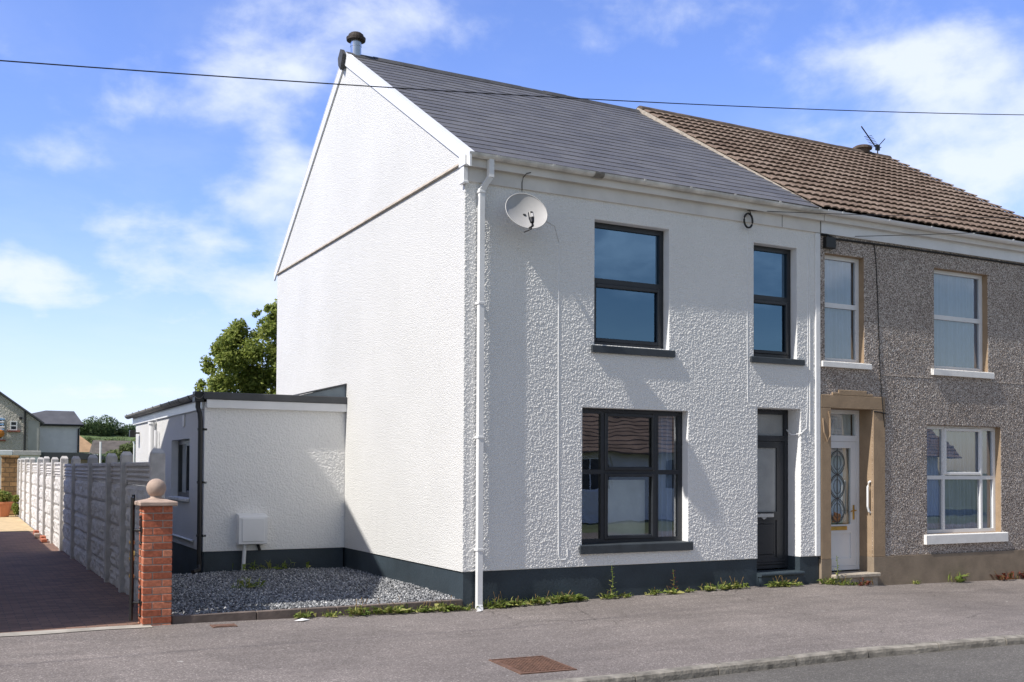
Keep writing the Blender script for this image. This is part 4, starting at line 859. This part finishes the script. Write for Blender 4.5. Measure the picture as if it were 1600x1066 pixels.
gd = Vector((.148, .989, 0)).normalized(); g0 = Vector((-3.775, .10, 0))
def gpnt(s, z): p = g0+gd*s; return (p.x, p.y, z)
mb = MB()
for s in (0, 1.15): mb.tube([gpnt(s, .14), gpnt(s, 1.42)], .02, 6)
for z in (.22, .62, 1.22): mb.tube([gpnt(0, z), gpnt(1.15, z)], .013, 6)
mb.tube([gpnt(1.15*t, 1.22+.18*math.sin(math.pi*t)) for t in np.linspace(0, 1, 12)], .012, 6); mb.build('frame', 'iron', gt)
mb = MB()
for s in np.linspace(.1, 1.05, 10): mb.tube([gpnt(s, .22), gpnt(s, 1.22+.15*math.sin(math.pi*s/1.15))], .008, 6)
mb.build('bars', 'iron', gt)
for s, z in ((.02, .95), (.03, .78), (.03, .60), (.3, .8), (.6, .8)):
    mb = MB(); mb.lathe([(.0, -.03), (.024, -.02), (.03, 0), (.024, .02), (.0, .03)], gpnt(s, z), 10); mb.build('collar', 'brass', gt)

# ------------------------------------------------------------------ concrete fence
fe = thing('concrete_fence', 'long grey concrete post and rock faced panel fence along the drive', 'fence', (-3.35, 1, 0))
PY = [1.05, 3.50, 5.05, 7.46, 10.3, 12.75, 15.16, 17.75, 19.95, 23.3, 26.1, 28.6, 30.6]
for i, y in enumerate(PY):
    zb = drz(y)-.1; zt = 1.90 if i < 5 else 1.93+.004*max(0, y-17)*1.3
    zt += random.uniform(-.02, .02); w = .062; mb = MB(); x0, x1 = -3.455, -3.30
    mb.bbox(x0, x1, y-w, y+w, zb, zt, .01); mb.add([(x0+.004, y-w+.004, zt), (x1-.004, y-w+.004, zt), (x1-.004, y+w-.004, zt), (x0+.004, y+w-.004, zt), (x0+.03, y, zt+.05), (x1-.03, y, zt+.05)], [(0, 1, 5, 4), (2, 3, 4, 5), (1, 2, 5), (3, 0, 4)])
    mb.build('post', 'concrete_post', fe)
for i in range(len(PY)-1):
    y0, y1 = PY[i]+.05, PY[i+1]-.05; mb = MB(); z = drz(y0)-.06+random.uniform(-.01, .01); zend = 1.80 if i < 5 else 1.84+.005*max(0, y0-17)
    nrow = 6; hh = (zend-z)/nrow
    for r in range(nrow):
        za, zb = z+r*hh+.004, z+(r+1)*hh-.004
        if r < nrow-1:
            # rock face: jittered grid
            ny, nz = max(6, int((y1-y0)/.055)), 6; v = []; f = []
            for a in range(ny+1):
                for b in range(nz+1):
                    edge = a in (0, ny) or b in (0, nz); xx = -3.375-(0 if edge else random.choice((.004, .012, .034, .02, .026)))
                    v.append((xx, y0+(y1-y0)*a/ny, za+(zb-za)*b/nz))
            for a in range(ny):
                for b in range(nz): f.append((a*(nz+1)+b, a*(nz+1)+b+1, (a+1)*(nz+1)+b+1, (a+1)*(nz+1)+b))
            mb.add(v, f); mb.box(-3.374, -3.33, y0, y1, za, zb)
        else:
            mb.box(-3.374, -3.33, y0, y1, za, zb); mb.bbox(-3.40, -3.3745, y0, y1, zb-.05, zb, .006)
            for k in range(3):
                zz = za+.04+k*.062; mb.prism([(-3.3745, zz), (-3.395, zz+.018), (-3.3745, zz+.045)] , 'y', y0+.08, y1-.08) if False else mb.tube([(-3.372, y0+.08, zz+.025), (-3.372, y1-.08, zz+.025)], .024, 8)
            mb.bbox(-3.40, -3.3745, y0, y0+.07, za, zb-.051, .006); mb.bbox(-3.40, -3.3745, y1-.07, y1, za, zb-.051, .006)
    mb.build('panel', 'panel', fe, recalc=False)
ru = []
for k, (x, y) in enumerate(((-3.56, 15.6), (-3.52, 16.5), (-3.6, 17.3), (-3.55, 18.4))):
    mb = MB(); mb.bbox(x-.06, x+.06, y-.18, y+.18, -.03, .045+.015*k, .01)
    tag(mb.build('loose_brick', 'brick' if k != 2 else 'capstone', base=(x, y, 0)), 'loose brick lying on the drive at the foot of the sunlit fence', 'brick', 'loose bricks along the fence foot')

# end wall, pot, shrub
ew = thing('stone_wall', 'golden brown stone block wall at the far end of the drive', 'wall', (-3.7, 30.7, 0))
mb = MB(); mb.bbox(-3.97, -3.40, 30.62, 30.95, -.1, 2.06, .02); mb.build('blockwork', 'stone_blocks' if False else 'stonewall', ew) if 'stonewall' in M else None
M['stonewall'] = stone_blocks('golden_stone_block'); mb.build('blockwork', 'stonewall', ew)
mb = MB(); mb.bbox(-4.0, -3.37, 30.58, 30.98, 2.062, 2.14, .02); mb.build('coping', 'stonewall', ew)
def leaf_cards(centers, radii, n, size, sq=.8, shell=.55):
    """leaf shaped quads scattered in clumps"""
    C = np.asarray(centers, float); Rr = np.asarray(radii, float); w = Rr**2/np.sum(Rr**2); idx = rng.choice(len(C), n, p=w)
    d = rng.normal(size=(n, 3)); d /= np.linalg.norm(d, axis=1)[:, None]; q = shell+(1-shell)*rng.random(n)**.7
    p = C[idx]+d*(Rr[idx]*q)[:, None]*np.array([1, 1, sq])
    nn = d*.8+rng.normal(size=(n, 3))*.7+np.array([0, 0, .5]); nn /= np.linalg.norm(nn, axis=1)[:, None]
    a = np.cross(nn, rng.normal(size=(n, 3))); a /= np.linalg.norm(a, axis=1)[:, None]; b = np.cross(nn, a)
    s = size*rng.uniform(.6, 1.3, n)[:, None]
    V = np.stack([p-a*s*.6, p+b*s*.32-nn*s*.08, p+a*s*.6, p-b*s*.32-nn*s*.08], 1).reshape(-1, 3)
    F = np.arange(n*4).reshape(n, 4); return V, F
pt = thing('plant_pot', 'large terracotta pot of green leaves by the stone wall', 'plant pot', (-3.95, 29.6, 0))
mb = MB(); mb.lathe([(.2, 0), (.3, .44), (.33, .45), (.33, .52), (.3, .52), (.28, .46)], (-3.95, 29.6, -.02), 24); mb.build('pot', 'terracotta', pt, smooth=False)
a = leaf_cards([(-3.95, 29.6, .68), (-4.1, 29.6, .75), (-3.8, 29.55, .68)], [.28, .25, .2], 900, .09); np_mesh('foliage', a[0], a[1], 'weed', pt)
sb = thing('shrub', 'low dark green shrub between terracotta pot and white fence', 'shrub', (-3.5, 30.2, 0))
a = leaf_cards([(-3.5, 30.2, .3), (-3.48, 30.2, .6), (-3.45, 30.1, .12)], [.18, .17, .14], 900, .07); np_mesh('foliage', a[0], a[1], 'leaf', sb)
mb = MB(); mb.tube([(-3.5, 30.2, -.1), (-3.49, 30.2, .5)], .02, 6); mb.build('stem', 'bark', sb)

# ------------------------------------------------------------------ tree behind
tr = thing('tree', 'leafy green tree rising behind the extension and white gable', 'tree', (4.6, 21.5, 0))
mb = MB(); T0 = Vector((4.6, 21.5, -.1)); mb.tube([tuple(T0), (4.6, 21.45, 1.5), (4.5, 21.4, 3.0), (4.4, 21.4, 4.6)], .2, 10, rs=[.26, .2, .16, .08])
lim = [((4.5, 21.4, 2.4), (3.0, 21.2, 3.8), (2.0, 21, 4.8)), ((4.5, 21.4, 2.9), (3.6, 21.3, 4.6), (3.0, 21, 6.0)), ((4.45, 21.4, 3.4), (5.4, 21.5, 5.0), (6.0, 21.6, 6.0)), ((4.4, 21.4, 4.2), (4.2, 21.2, 5.6), (4.0, 21, 6.6)), ((4.5, 21.4, 2.2), (3.0, 20.8, 3.2), (1.4, 20.4, 3.7))]
for l_ in lim: mb.tube(l_, .06, 6, rs=[.09, .06, .02])
mb.build('trunk', 'bark', tr)
cc = []; rr = []
for (cx, cz, r) in ((1.25, 3.75, .42), (1.5, 3.3, .6), (1.1, 4.25, .26), (1.55, 4.2, .55), (2.3, 3.5, .8), (3.2, 3.6, .9), (1.35, 4.9, .36), (1.5, 5.35, .30), (1.95, 4.9, .6), (2.6, 4.5, .8), (3.3, 4.7, .85), (1.75, 5.55, .42), (2.15, 5.65, .5), (2.45, 5.3, .6), (3.2, 5.5, .7), (2.05, 6.0, .24), (2.75, 5.9, .36), (3.0, 6.15, .4), (3.3, 6.35, .42), (2.7, 6.55, .16), (3.15, 6.7, .24), (3.5, 6.75, .34), (4.2, 4.4, 1.0), (5.2, 4.2, 1.1), (6.1, 4.8, .9), (4.4, 5.7, 1.0), (5.3, 5.7, .9), (4.6, 6.4, .7), (2.0, 2.7, .7), (3, 2.7, .8), (1.12, 4.62, .16)):
    for k in range(4):
        cc.append((cx+random.uniform(-.35, .35)*r, 20.2+random.uniform(-.8, 1.0), cz+random.uniform(-.35, .35)*r)); rr.append(r*random.uniform(.5, .75))
a = leaf_cards(cc, [q*1.15 for q in rr], 80000, .10, .95, .2); np_mesh('crown', a[0], a[1], 'leaf', tr)

# ------------------------------------------------------------------ houses behind on the left
H1 = thing('roughcast_house', 'grey roughcast gable house beyond the fence with small white window', 'house', (-5, 78, 0))
slp = (7.3-5.1)/2.98; ax = -5.2; az = 5.1+slp*5.54-.0
mb = MB(); GY = 75; xr = .10; ew_ = 4.98
mb.add([(-10.5, GY, -.3), (xr, GY, -.3), (xr, GY, ew_+.1), (ax, GY, ew_+.1+slp*(xr-ax)), (-10.5, GY, ew_+.1)], [(0, 1, 2, 3, 4)])
mb.quad((xr, GY, -.3), (xr, GY+9, -.3), (xr, GY+9, ew_+.1), (xr, GY, ew_+.1)); mb.build('wall', 'grey_render', H1, recalc=False)
mb = MB(); o1 = ew_+.17
mb.prism([(xr+.30, o1-slp*.30), (ax, o1+slp*(xr-ax)), (-10.9, o1-.1), (-10.9, o1-.0), (ax, o1+.13+slp*(xr-ax)), (xr+.30, o1+.13-slp*.3)], 'y', GY-.25, GY+9.2); mb.build('roof', 'far_slate', H1)
mb = MB(); mb.box(-.70, .02, GY-.03, GY-.002, -.2, 5.2); mb.build('render_patch', 'patch_render', H1)
mb = MB(); mb.tube([(-.93, GY-.08, 5.9), (-.93, GY-.08, -.2)], .07, 8); mb.build('drainpipe', 'black', H1)
mb = MB(); mb.bbox(-1.33, -1.13, GY-.12, GY-.002, 5.27, 5.45, .02); mb.build('vent_cowl', 'black', H1)
def small_win(par, x0, x1, z0, z1, y, sill='brick_sill'):
    mb = MB(); frame_mb(mb, x0, x1, z0, z1, y-.04, .07, .05, (), ((z0+z1)/2,), hw=.08); w_ = mb.build('window', 'upvc', par)
    mb = MB(); mb.quad((x0+.02, y-.012, z0+.02), (x1-.02, y-.012, z0+.02), (x1-.02, y-.012, z1-.02), (x0+.02, y-.012, z1-.02)); mb.build('pane', 'anthracite', w_)
    mb = MB(); mb.box(x0-.2, x1+.2, y-.16, y-.005, z0-.13, z0-.005); mb.build('sill', sill, w_)
    return w_
small_win(H1, -1.93, -1.45, 4.45, 5.13, GY)
w_ = small_win(H1, -3.5, -2.42, 3.75, 5.4, GY)
mb = MB()
for k in range(5): mb.bbox(-3.3, -2.32+.03*math.sin(k*2), GY-.30, GY-.17, 4.42+k*.19, 4.53+k*.19, .02, k % 2)
mb.build('striped_awning', ['blue', 'upvc'], w_)
mb = MB(); mb.lathe([(.1, -.3), (.34, -.22), (.42, .0), (.34, .22), (.1, .3)], (-2.72, GY-.35, 4.18), 14); mb.build('orange_basket', 'orange', w_)
Ga = thing('garage', 'low flat roofed garage with pale fascia behind the stone wall', 'garage', (-3, 60, 0))
mb = MB(); mb.box(-8, -.95, 58, 63.6, -.3, 2.42); mb.build('wall', 'pale_render', Ga)
mb = MB(); mb.bbox(-8.1, -2.46, 57.85, 63.8, 2.425, 2.72, .02); mb.build('fascia', 'upvc', Ga)
mb = MB(); mb.bbox(-2.44, -.90, 57.85, 63.8, 2.425, 2.70, .02); mb.build('fascia', 'concrete_post', Ga)
Sh = thing('shed', 'low dark flat roofed shed beside the pale garage', 'shed', (1, 60, 0))
mb = MB(); mb.box(-.86, 2.6, 58.2, 63, -.3, 2.2); mb.build('wall', 'sandbase', Sh)
mb = MB(); mb.prism([(-.89, 2.21), (2.7, 2.21), (2.7, 2.42), (1.4, 2.62), (-.89, 2.62)], 'y', 58, 63.2); mb.build('roof', 'felt', Sh)
H2 = thing('hipped_house', 'pale grey rendered house with hipped slate roof and dark downpipe', 'house', (2, 87, 0))
mb = MB(); mb.box(-3, 3.74, 84, 92, -.3, 5.3); mb.build('wall', 'pale_render', H2)
mb = MB(); e0, e1, f0_, f1_ = -3.3, 4.04, 83.7, 92.3; zt = 6.52
mb.add([(e0, f0_, 5.3), (e1, f0_, 5.3), (e1, f1_, 5.3), (e0, f1_, 5.3), (1.2, 85.6, zt), (3.42, 85.6, zt), (3.42, 90, zt), (1.2, 90, zt)], [(0, 1, 5, 4), (1, 2, 6, 5), (2, 3, 7, 6), (3, 0, 4, 7), (4, 5, 6, 7), (0, 3, 2, 1)]); mb.box(e0+.02, e1-.02, f0_+.0, f0_+.12, 5.15, 5.295); mb.build('roof', 'far_slate', H2)
mb = MB(); mb.tube([(3.95, 83.75, 5.2), (3.65, 83.9, 4.95), (3.62, 83.9, -.2)], .07, 8); mb.tube([(e0, 83.66, 5.26), (e1, 83.66, 5.26)], .07, 8); mb.build('gutter_and_downpipe', 'black', H2)
H3 = thing('tan_roofed_house', 'small far house with tan tiled roof in front of the wooded hill', 'house', (6, 124, 0))
mb = MB(); mb.box(1.5, 9.0, 120.3, 130, -.3, 3.55); mb.build('wall', 'upvc', H3)
mb = MB(); mb.add([(.8, 119.8, 3.5), (9.7, 119.8, 3.5), (9.7, 130.5, 3.5), (.8, 130.5, 3.5), (5, 125, 7.2), (5.5, 125, 7.2)], [(0, 1, 5, 4), (1, 2, 5), (2, 3, 4, 5), (3, 0, 4), (0, 3, 2, 1)]); mb.build('roof', 'far_tile', H3)
for xx in (6.9, 8.0): small_win(H3, xx, xx+.8, 2.4, 3.3, 120.3, 'upvc')
H4 = thing('brown_roofed_house', 'far house with low dull brown roof half hidden behind bushes', 'house', (9, 104, 0))
mb = MB(); mb.box(7.0, 16, 100.5, 107, -.3, 3.2); mb.build('wall', 'opp_wall', H4)
mb = MB(); mb.prism([(100.1, 3.1), (103.7, 4.5), (107.4, 3.1)], 'x', 6.9, 16.2); mb.build('roof', 'far_dull', H4)
pw = MB(); pw.tube([(.99, 45, -.2), (.99, 45, 3.02)], .045, 8); tag(pw.build('white_post', 'upvc', base=(.99, 45, 0)), 'slim white post sticking up behind the grey fence', 'post')
pw = MB(); pw.tube([(2.60, 45, -.2), (2.60, 45, 2.9), (2.56, 45, 3.06)], .04, 8); tag(pw.build('white_post', 'upvc', base=(2.6, 45, 0)), 'short white post tight against the far corner of the extension', 'post')
def bush(name, label, cs, rs, n, size, mat, loc):
    t = thing(name, label, 'bush', loc); a = leaf_cards(cs, rs, n, size, .9, .4); np_mesh('foliage', a[0], a[1], mat, t)
    mb = MB(); mb.tube([(loc[0], loc[1], -.3), (loc[0]+.1, loc[1], cs[0][2])], .06, 6); mb.build('stem', 'bark', t); return t
bush('bush', 'straggly olive green bush behind the fence near the extension corner', [(4.4, 60, 2.9), (5.0, 60, 3.1), (5.6, 60.3, 3.5), (3.8, 60, 2.5), (5.0, 60, 2.2), (3.4, 60.2, 2.5), (4.1, 60, 3.0)], [.5, .6, .6, .5, .8, .4, .3], 4200, .16, 'scrub_leaf', (4.8, 60, 0))
bush('bush', 'dark low bush beside the slim white post', [(1.5, 62, 2.3), (2.2, 62, 2.2), (3.0, 62, 2.2)], [.45, .5, .5], 1200, .16, 'wood_leaf', (2, 62, 0))
# hill with wood
V = []; F = []; nx, ny = 60, 14
for i in range(nx+1):
    for j in range(ny+1):
        x = -320+720*i/nx; y = 190+360*j/ny; t = min(1, max(0, (y-195)/75)); z = -.4+10.3*t*t*(3-2*t)*(.75+.25*math.sin(x*.016+1.2))+max(0, y-270)*.006
        V.append((x, y, z))
for i in range(nx):
    for j in range(ny): F.append((i*(ny+1)+j, (i+1)*(ny+1)+j, (i+1)*(ny+1)+j+1, i*(ny+1)+j+1))
structure(np_mesh('hill', V, F, 'field', smooth=True))
cc = []; rr = []
for k in range(62):
    x = random.uniform(-60, 90) if k > 26 else random.uniform(18, 40); cc.append((x, random.uniform(264, 280), 9.4+random.uniform(.8, 2.0)+.75*math.sin(x*.33+.2))); rr.append(random.uniform(1.3, 2.1))
for (px_, pz, r) in ((21.5, 11.4, 1.5), (24, 12.6, 1.8), (27, 13.0, 1.9), (28.3, 12.7, 1.6), (30.5, 11.6, 1.7), (32.5, 11.2, 1.5), (25.5, 11.2, 1.8), (22.6, 12.2, 1.5), (34, 11.2, 1.6)): cc.append((px_, 263+random.uniform(0, 4), pz)); rr.append(r)
for k in range(40): cc.append((-60+150*k/39 if k > 14 else 18+1.3*k, 268, 9.9)); rr.append(1.7)
a = leaf_cards(cc, rr, 42000, .42, .95, .6); structure(np_mesh('wood', a[0], a[1], 'wood_leaf'), 'stuff')
cc = []; rr = []
for k in range(150):
    x = random.uniform(-30, 60) if k > 70 else random.uniform(16, 34); y = random.uniform(205, 240); cc.append((x, y, 1.0+(y-205)*.2*.85+random.uniform(.3, 1.2))); rr.append(random.uniform(.9, 1.8))
a = leaf_cards(cc, rr, 24000, .34, .8, .6); structure(np_mesh('scrub', a[0], a[1], 'scrub_leaf'), 'stuff')

# ------------------------------------------------------------------ neighbour on the left (throws the shade on the drive) and the bungalow across the road
NX = -5.62
Nh = thing('neighbouring_house', 'rendered gable house standing left of the brick paved drive', 'house', (-8.5, 4, 0))
mb = MB(); mb.add([(NX, 0, -.2), (NX, 8.35, -.2), (NX, 8.35, 5.4), (NX, 4.17, 7.9), (NX, 0, 5.4)], [(0, 1, 2, 3, 4)]); holed_wall(mb, -11.5, NX, -.2, 5.4, 0, [(-10.6, -9.2, 3.3, 4.9), (-7.9, -6.7, 3.3, 4.9), (-10.6, -9.1, .8, 2.4), (-7.6, -6.7, .0, 2.5)], .3, 0, 0)
mb.quad((-11.5, 8.35, -.2), (NX, 8.35, -.2), (NX, 8.35, 5.4), (-11.5, 8.35, 5.4)); mb.add([(-11.5, 0, -.2), (-11.5, 8.35, -.2), (-11.5, 8.35, 5.4), (-11.5, 4.17, 7.9), (-11.5, 0, 5.4)], [(4, 3, 2, 1, 0)])
mb.box(-9.5, NX-.1, 8.351, 12.0, -.2, 5.0); mb.build('wall', 'opp_wall', Nh, recalc=False)
mb = MB(); mb.prism([(-.05, 5.44), (4.17, 7.95), (8.45, 5.40), (8.45, 5.48), (4.17, 8.04), (-.05, 5.53)], 'x', -11.55, NX+.02); mb.box(-9.55, NX-.08, 8.40, 12.05, 5.0, 5.08); mb.build('roof', 'far_slate', Nh)
for op in [(-10.6, -9.2, 3.3, 4.9), (-7.9, -6.7, 3.3, 4.9), (-10.6, -9.1, .8, 2.4)]: win_front(Nh, op, .1, .06, 'upvc', 'glass', (), ((op[2]+op[3])/2,), [], (op[0]-.07, op[1]+.07, op[2], .1), 'white_sill', .06)
mb = MB(); mb.bbox(-7.55, -6.75, .15, .2, .0, 2.48, .01); mb.build('door', 'plinth', Nh)
gw = MB(); gw.bbox(-5.95, -5.75, 12.06, 20.2, -.1, 2.45, .02); tag(gw.build('garden_wall', 'opp_wall', base=(-5.85, 16, 0)), 'rendered garden wall behind the house left of the drive', 'wall')
Op = thing('bungalow', 'cream bungalow with brown tiled roof across the road', 'bungalow', (20, -27, 0))
mb = MB(); holed_wall(mb, -36, -6, -.3, 2.5, 0, [(-12, -10, .9, 2.2), (-17.5, -15.5, .9, 2.2), (-22, -20, .9, 2.2), (-28, -26, .9, 2.2)], .15, 0, 0)
mb.T = lambda p: (-p[0], -23-p[1], p[2]); mb.build('wall', 'opp_wall', Op, recalc=False)
mb = MB(); mb.prism([(-22.5, 2.4), (-27.5, 6.3), (-33, 2.4)], 'x', 5, 37)
for k in range(24):
    t = k/24; y, z = -22.5-5*t, 2.4+3.9*t; mb.add([(5, y-.0, z+.0), (37, y, z), (37, y, z+.05), (5, y, z+.05), (5, y-5/24, z+3.9/24+.012), (37, y-5/24, z+3.9/24+.012)], [(0, 1, 2, 3), (3, 2, 5, 4)])
mb.build('roof', 'tile_ridge' if False else 'far_brown', Op, recalc=False)
for a_, b_ in ((10, 12), (15.5, 17.5), (20, 22), (26, 28)):
    mb = MB(lambda p: (-p[0], -23-p[1], p[2])); frame_mb(mb, -b_, -a_, .9, 2.2, .08, .08, .05, (-(a_+b_)/2,)); w_ = mb.build('window', 'upvc', Op)
    mb = MB(lambda p: (-p[0], -23-p[1], p[2])); mb.quad((-b_, .1, .9), (-a_, .1, .9), (-a_, .1, 2.2), (-b_, .1, 2.2)); mb.build('pane', 'anthracite', w_)

# ------------------------------------------------------------------ covers on the pavement
cv = thing('inspection_cover', 'rusty rectangular iron inspection cover set in the pavement near the kerb', 'cover', (-.75, -3.0, -.05))
mb = MB(); X0, X1_, Y0, Y1 = -1.02, -.50, -3.34, -2.76
def pz(x, y, h): return (x, y, pav(x, y)+h)
def pbox(mb, x0, x1, y0, y1, h0, h1):
    v = [pz(x0, y0, h0), pz(x1, y0, h0), pz(x1, y1, h0), pz(x0, y1, h0), pz(x0, y0, h1), pz(x1, y0, h1), pz(x1, y1, h1), pz(x0, y1, h1)]
    mb.add(v, [(0, 3, 2, 1), (4, 5, 6, 7), (0, 1, 5, 4), (1, 2, 6, 5), (2, 3, 7, 6), (3, 0, 4, 7)])
pbox(mb, X0, X1_, Y0, Y1, -.03, .004)
for i in range(13):
    for j in range(12):
        x = X0+.04+i*.037; y = Y0+.04+j*.0435; pbox(mb, x, x+.024, y, y+.030, .0045, .010)
mb.build('lid', 'rust', cv)
mb = MB()
for a, b, c, d_ in ((X0-.025, X0-.004, Y0-.025, Y1+.025), (X1_+.004, X1_+.025, Y0-.025, Y1+.025), (X0-.003, X1_+.003, Y0-.025, Y0-.004), (X0-.003, X1_+.003, Y1+.004, Y1+.025)): pbox(mb, a, b, c, d_, -.03, .009)
mb.build('frame', 'rust', cv)
sc_ = thing('stopcock_cover', 'tiny rusty stopcock cover in the pavement by the edging', 'cover', (-2.85, -.3, .1))
mb = MB(); pbox(mb, -3.02, -2.80, -.36, -.22, -.02, .008); pbox(mb, -3.0, -2.82, -.345, -.235, .0085, .012); mb.build('lid', 'rust', sc_)
mb = MB()
for a, b, c, d_ in ((-3.035, -3.022, -.375, -.205), (-2.798, -2.785, -.375, -.205)): pbox(mb, a, b, c, d_, -.02, .010)
mb.build('frame', 'rust', sc_)

# ------------------------------------------------------------------ weeds
def weed(loc, size, mat='weed', spikes=4, n=26, straw='straw', spread=1.):
    t = thing('weed', '', 'weed', loc); V = []; F = []
    for k in range(n):
        a = random.uniform(0, 6.283); blade = random.random() < .45; l = size*random.uniform(.4, 1.); el = random.uniform(.9, 1.45) if blade else random.uniform(.2, 1.1); w = l*(random.uniform(.03, .06) if blade else random.uniform(.14, .26))
        d = Vector((math.cos(a), math.sin(a)*.8, 0)); q = a+1.57+random.uniform(-.6, .6); s = Vector((math.cos(q), math.sin(q)*.7, random.uniform(-.5, .5))); b = Vector(loc)+Vector((random.gauss(0, .42)*size*spread, random.uniform(-.5, .15)*size*.5, .002))
        p1 = b+d*l*.5*math.cos(el)+Vector((0, 0, l*.6*math.sin(el)+.008)); p2 = b+d*l*(math.cos(el)*1.0+.12)+Vector((0, 0, l*(.95 if blade else .72)*math.sin(el)-.01)); o = len(V)
        V += [tuple(b), tuple(p1+s*w), tuple(p2), tuple(p1-s*w)]; F.append((o, o+1, o+2, o+3))
    np_mesh('leaves', V, F, mat, t)
    for k in range(int(spikes*random.uniform(.2, .7))):
        mb = MB(); b = Vector(loc)+Vector((random.gauss(0, .4)*size*spread, random.uniform(-.2, .2)*size*.4, 0)); top = b+Vector((random.uniform(-.5, .5)*size, random.uniform(-.3, .2)*size, size*random.uniform(.6, 1.15))); m_ = (b+top)/2+Vector((random.uniform(-.1, .1)*size, 0, .08*size)); mb.tube([tuple(b), tuple(m_), tuple(top)], .002, 4, rs=[.002, .002, .0045]); mb.build('stalk', straw, t)
    return t
WG = 'weeds along the wall foot'
spots = [(-1.98, .15, 4), (-1.68, .13, 5), (-1.34, .20, 8), (-1.12, .16, 6), (-.92, .2, 9), (-.72, .13, 4), (-.52, .2, 8), (-.32, .19, 6), (-.16, .17, 4), (-.02, .15, 3), (.32, .2, 6), (.48, .22, 7), (.64, .19, 5), (.8, .2, 6), (.98, .18, 5), (1.22, .19, 6), (1.42, .22, 7), (1.6, .14, 3), (2.02, .19, 4), (2.28, .13, 3), (2.72, .19, 6), (3.0, .12, 3), (3.3, .14, 4), (3.62, .21, 8), (3.86, .2, 7), (4.12, .19, 6), (4.72, .18, 6), (4.9, .22, 9), (5.08, .18, 6), (5.78, .17, 5), (6.02, .16, 5), (6.2, .13, 3), (7.6, .11, 2)]
for x, s, k in spots:
    yb = -.055 if x < -.05 else (-.07 if not (4.5 < x < 5.35) else -.14)
    if 5.85 < x < 6.8: yb = -.17
    t = weed((x, yb, pav(x, yb)), s*random.uniform(.6, .9), 'weed', k, int(22+s*150))
    where = 'dark concrete edging' if x < -.05 else ('dark blue grey plinth' if x < 4.5 else ('dark front door step' if x < 5.4 else ('sandy door surround' if x < 6.9 else 'brown painted base')))
    t['label'] = 'small clump of green weeds at the foot of the '+where; t['group'] = 'weeds by the '+where
t = weed((6.42, -.17, pav(6.42, -.17)), .16, 'weed_red', 3, 30); t['label'] = 'reddish weed under the white front door step'
t = weed((8.55, -.07, pav(8.5, -.07)), .24, 'weed', 3, 30); t['label'] = 'upright green weed below the white ground floor window'
t = weed((9.65, -.07, pav(9.6, -.07)), .22, 'weed_red', 5, 30); t['label'] = 'rust red weed with pale flower spikes against brown base'
t = weed((10.15, -.07, pav(10.15, -.07)), .22, 'weed_red', 4, 36); t['label'] = 'dark crimson bushy weed, the rightmost along the wall'
def tall(loc, h, label, red=False):
    t = weed(loc, .15, 'weed', 0, 20); V = []; F = []; p = Vector(loc); mb = MB(); mb.tube([loc, (loc[0]+.03, loc[1], loc[2]+h*.5), (loc[0]+.01, loc[1], loc[2]+h)], .004, 5); mb.build('stem', 'weed', t)
    for k in range(14):
        q = Vector(loc)+Vector((.02, 0, h*(.15+.06*k))); a = k*2.4; l = .09*(1-k/18); d = Vector((math.cos(a), math.sin(a), .35)); s = Vector((-math.sin(a), math.cos(a), 0)); o = len(V)
        V += [tuple(q), tuple(q+d*l*.5+s*.018), tuple(q+d*l), tuple(q+d*l*.5-s*.018)]; F.append((o, o+1, o+2, o+3))
    np_mesh('stem_leaves', V, F, 'weed_red' if red else 'weed', t); t['label'] = label
tall((2.05, -.06, pav(2.05, -.06)), .42, 'tall single stemmed weed below the left of the large lower window')
tall((3.02, -.06, pav(3.02, -.06)), .32, 'reddish upright weed below the right of the large lower window', True)
tall((5.9, -.12, pav(5.9, -.1)), .42, 'leggy pale green weed growing between the two front doors')
t = weed((-2.05, 2.2, grz(-2.05, 2.2)+.01), .2, 'weed', 0, 40); t['label'] = 'flat patch of weeds growing through the grey gravel'
t = weed((-1.2, 4.1, grz(-1.2, 4.1)+.01), .22, 'weed', 0, 40, spread=2.5); t['label'] = 'weeds in the gravel against the extension plinth'
# scraps of litter on the pavement
for k, (x, y, s) in enumerate(((-2.05, -.22, .09), (.1, -.22, .05))):
    mb = MB(); z = pav(x, y); mb.add([(x-s, y, z+.006), (x, y-s*.6, z+.012), (x+s, y+.01, z+.006), (x+.2*s, y+s*.7, z+.02), (x, y, z+.03)], [(0, 1, 4), (1, 2, 4), (2, 3, 4), (3, 0, 4)])
    tag(mb.build('litter', 'white_smooth', base=(x, y, z)), ['crumpled white scrap lying on the pavement before the gravel', 'small white scrap by the foot of the white downpipe'][k], 'litter')
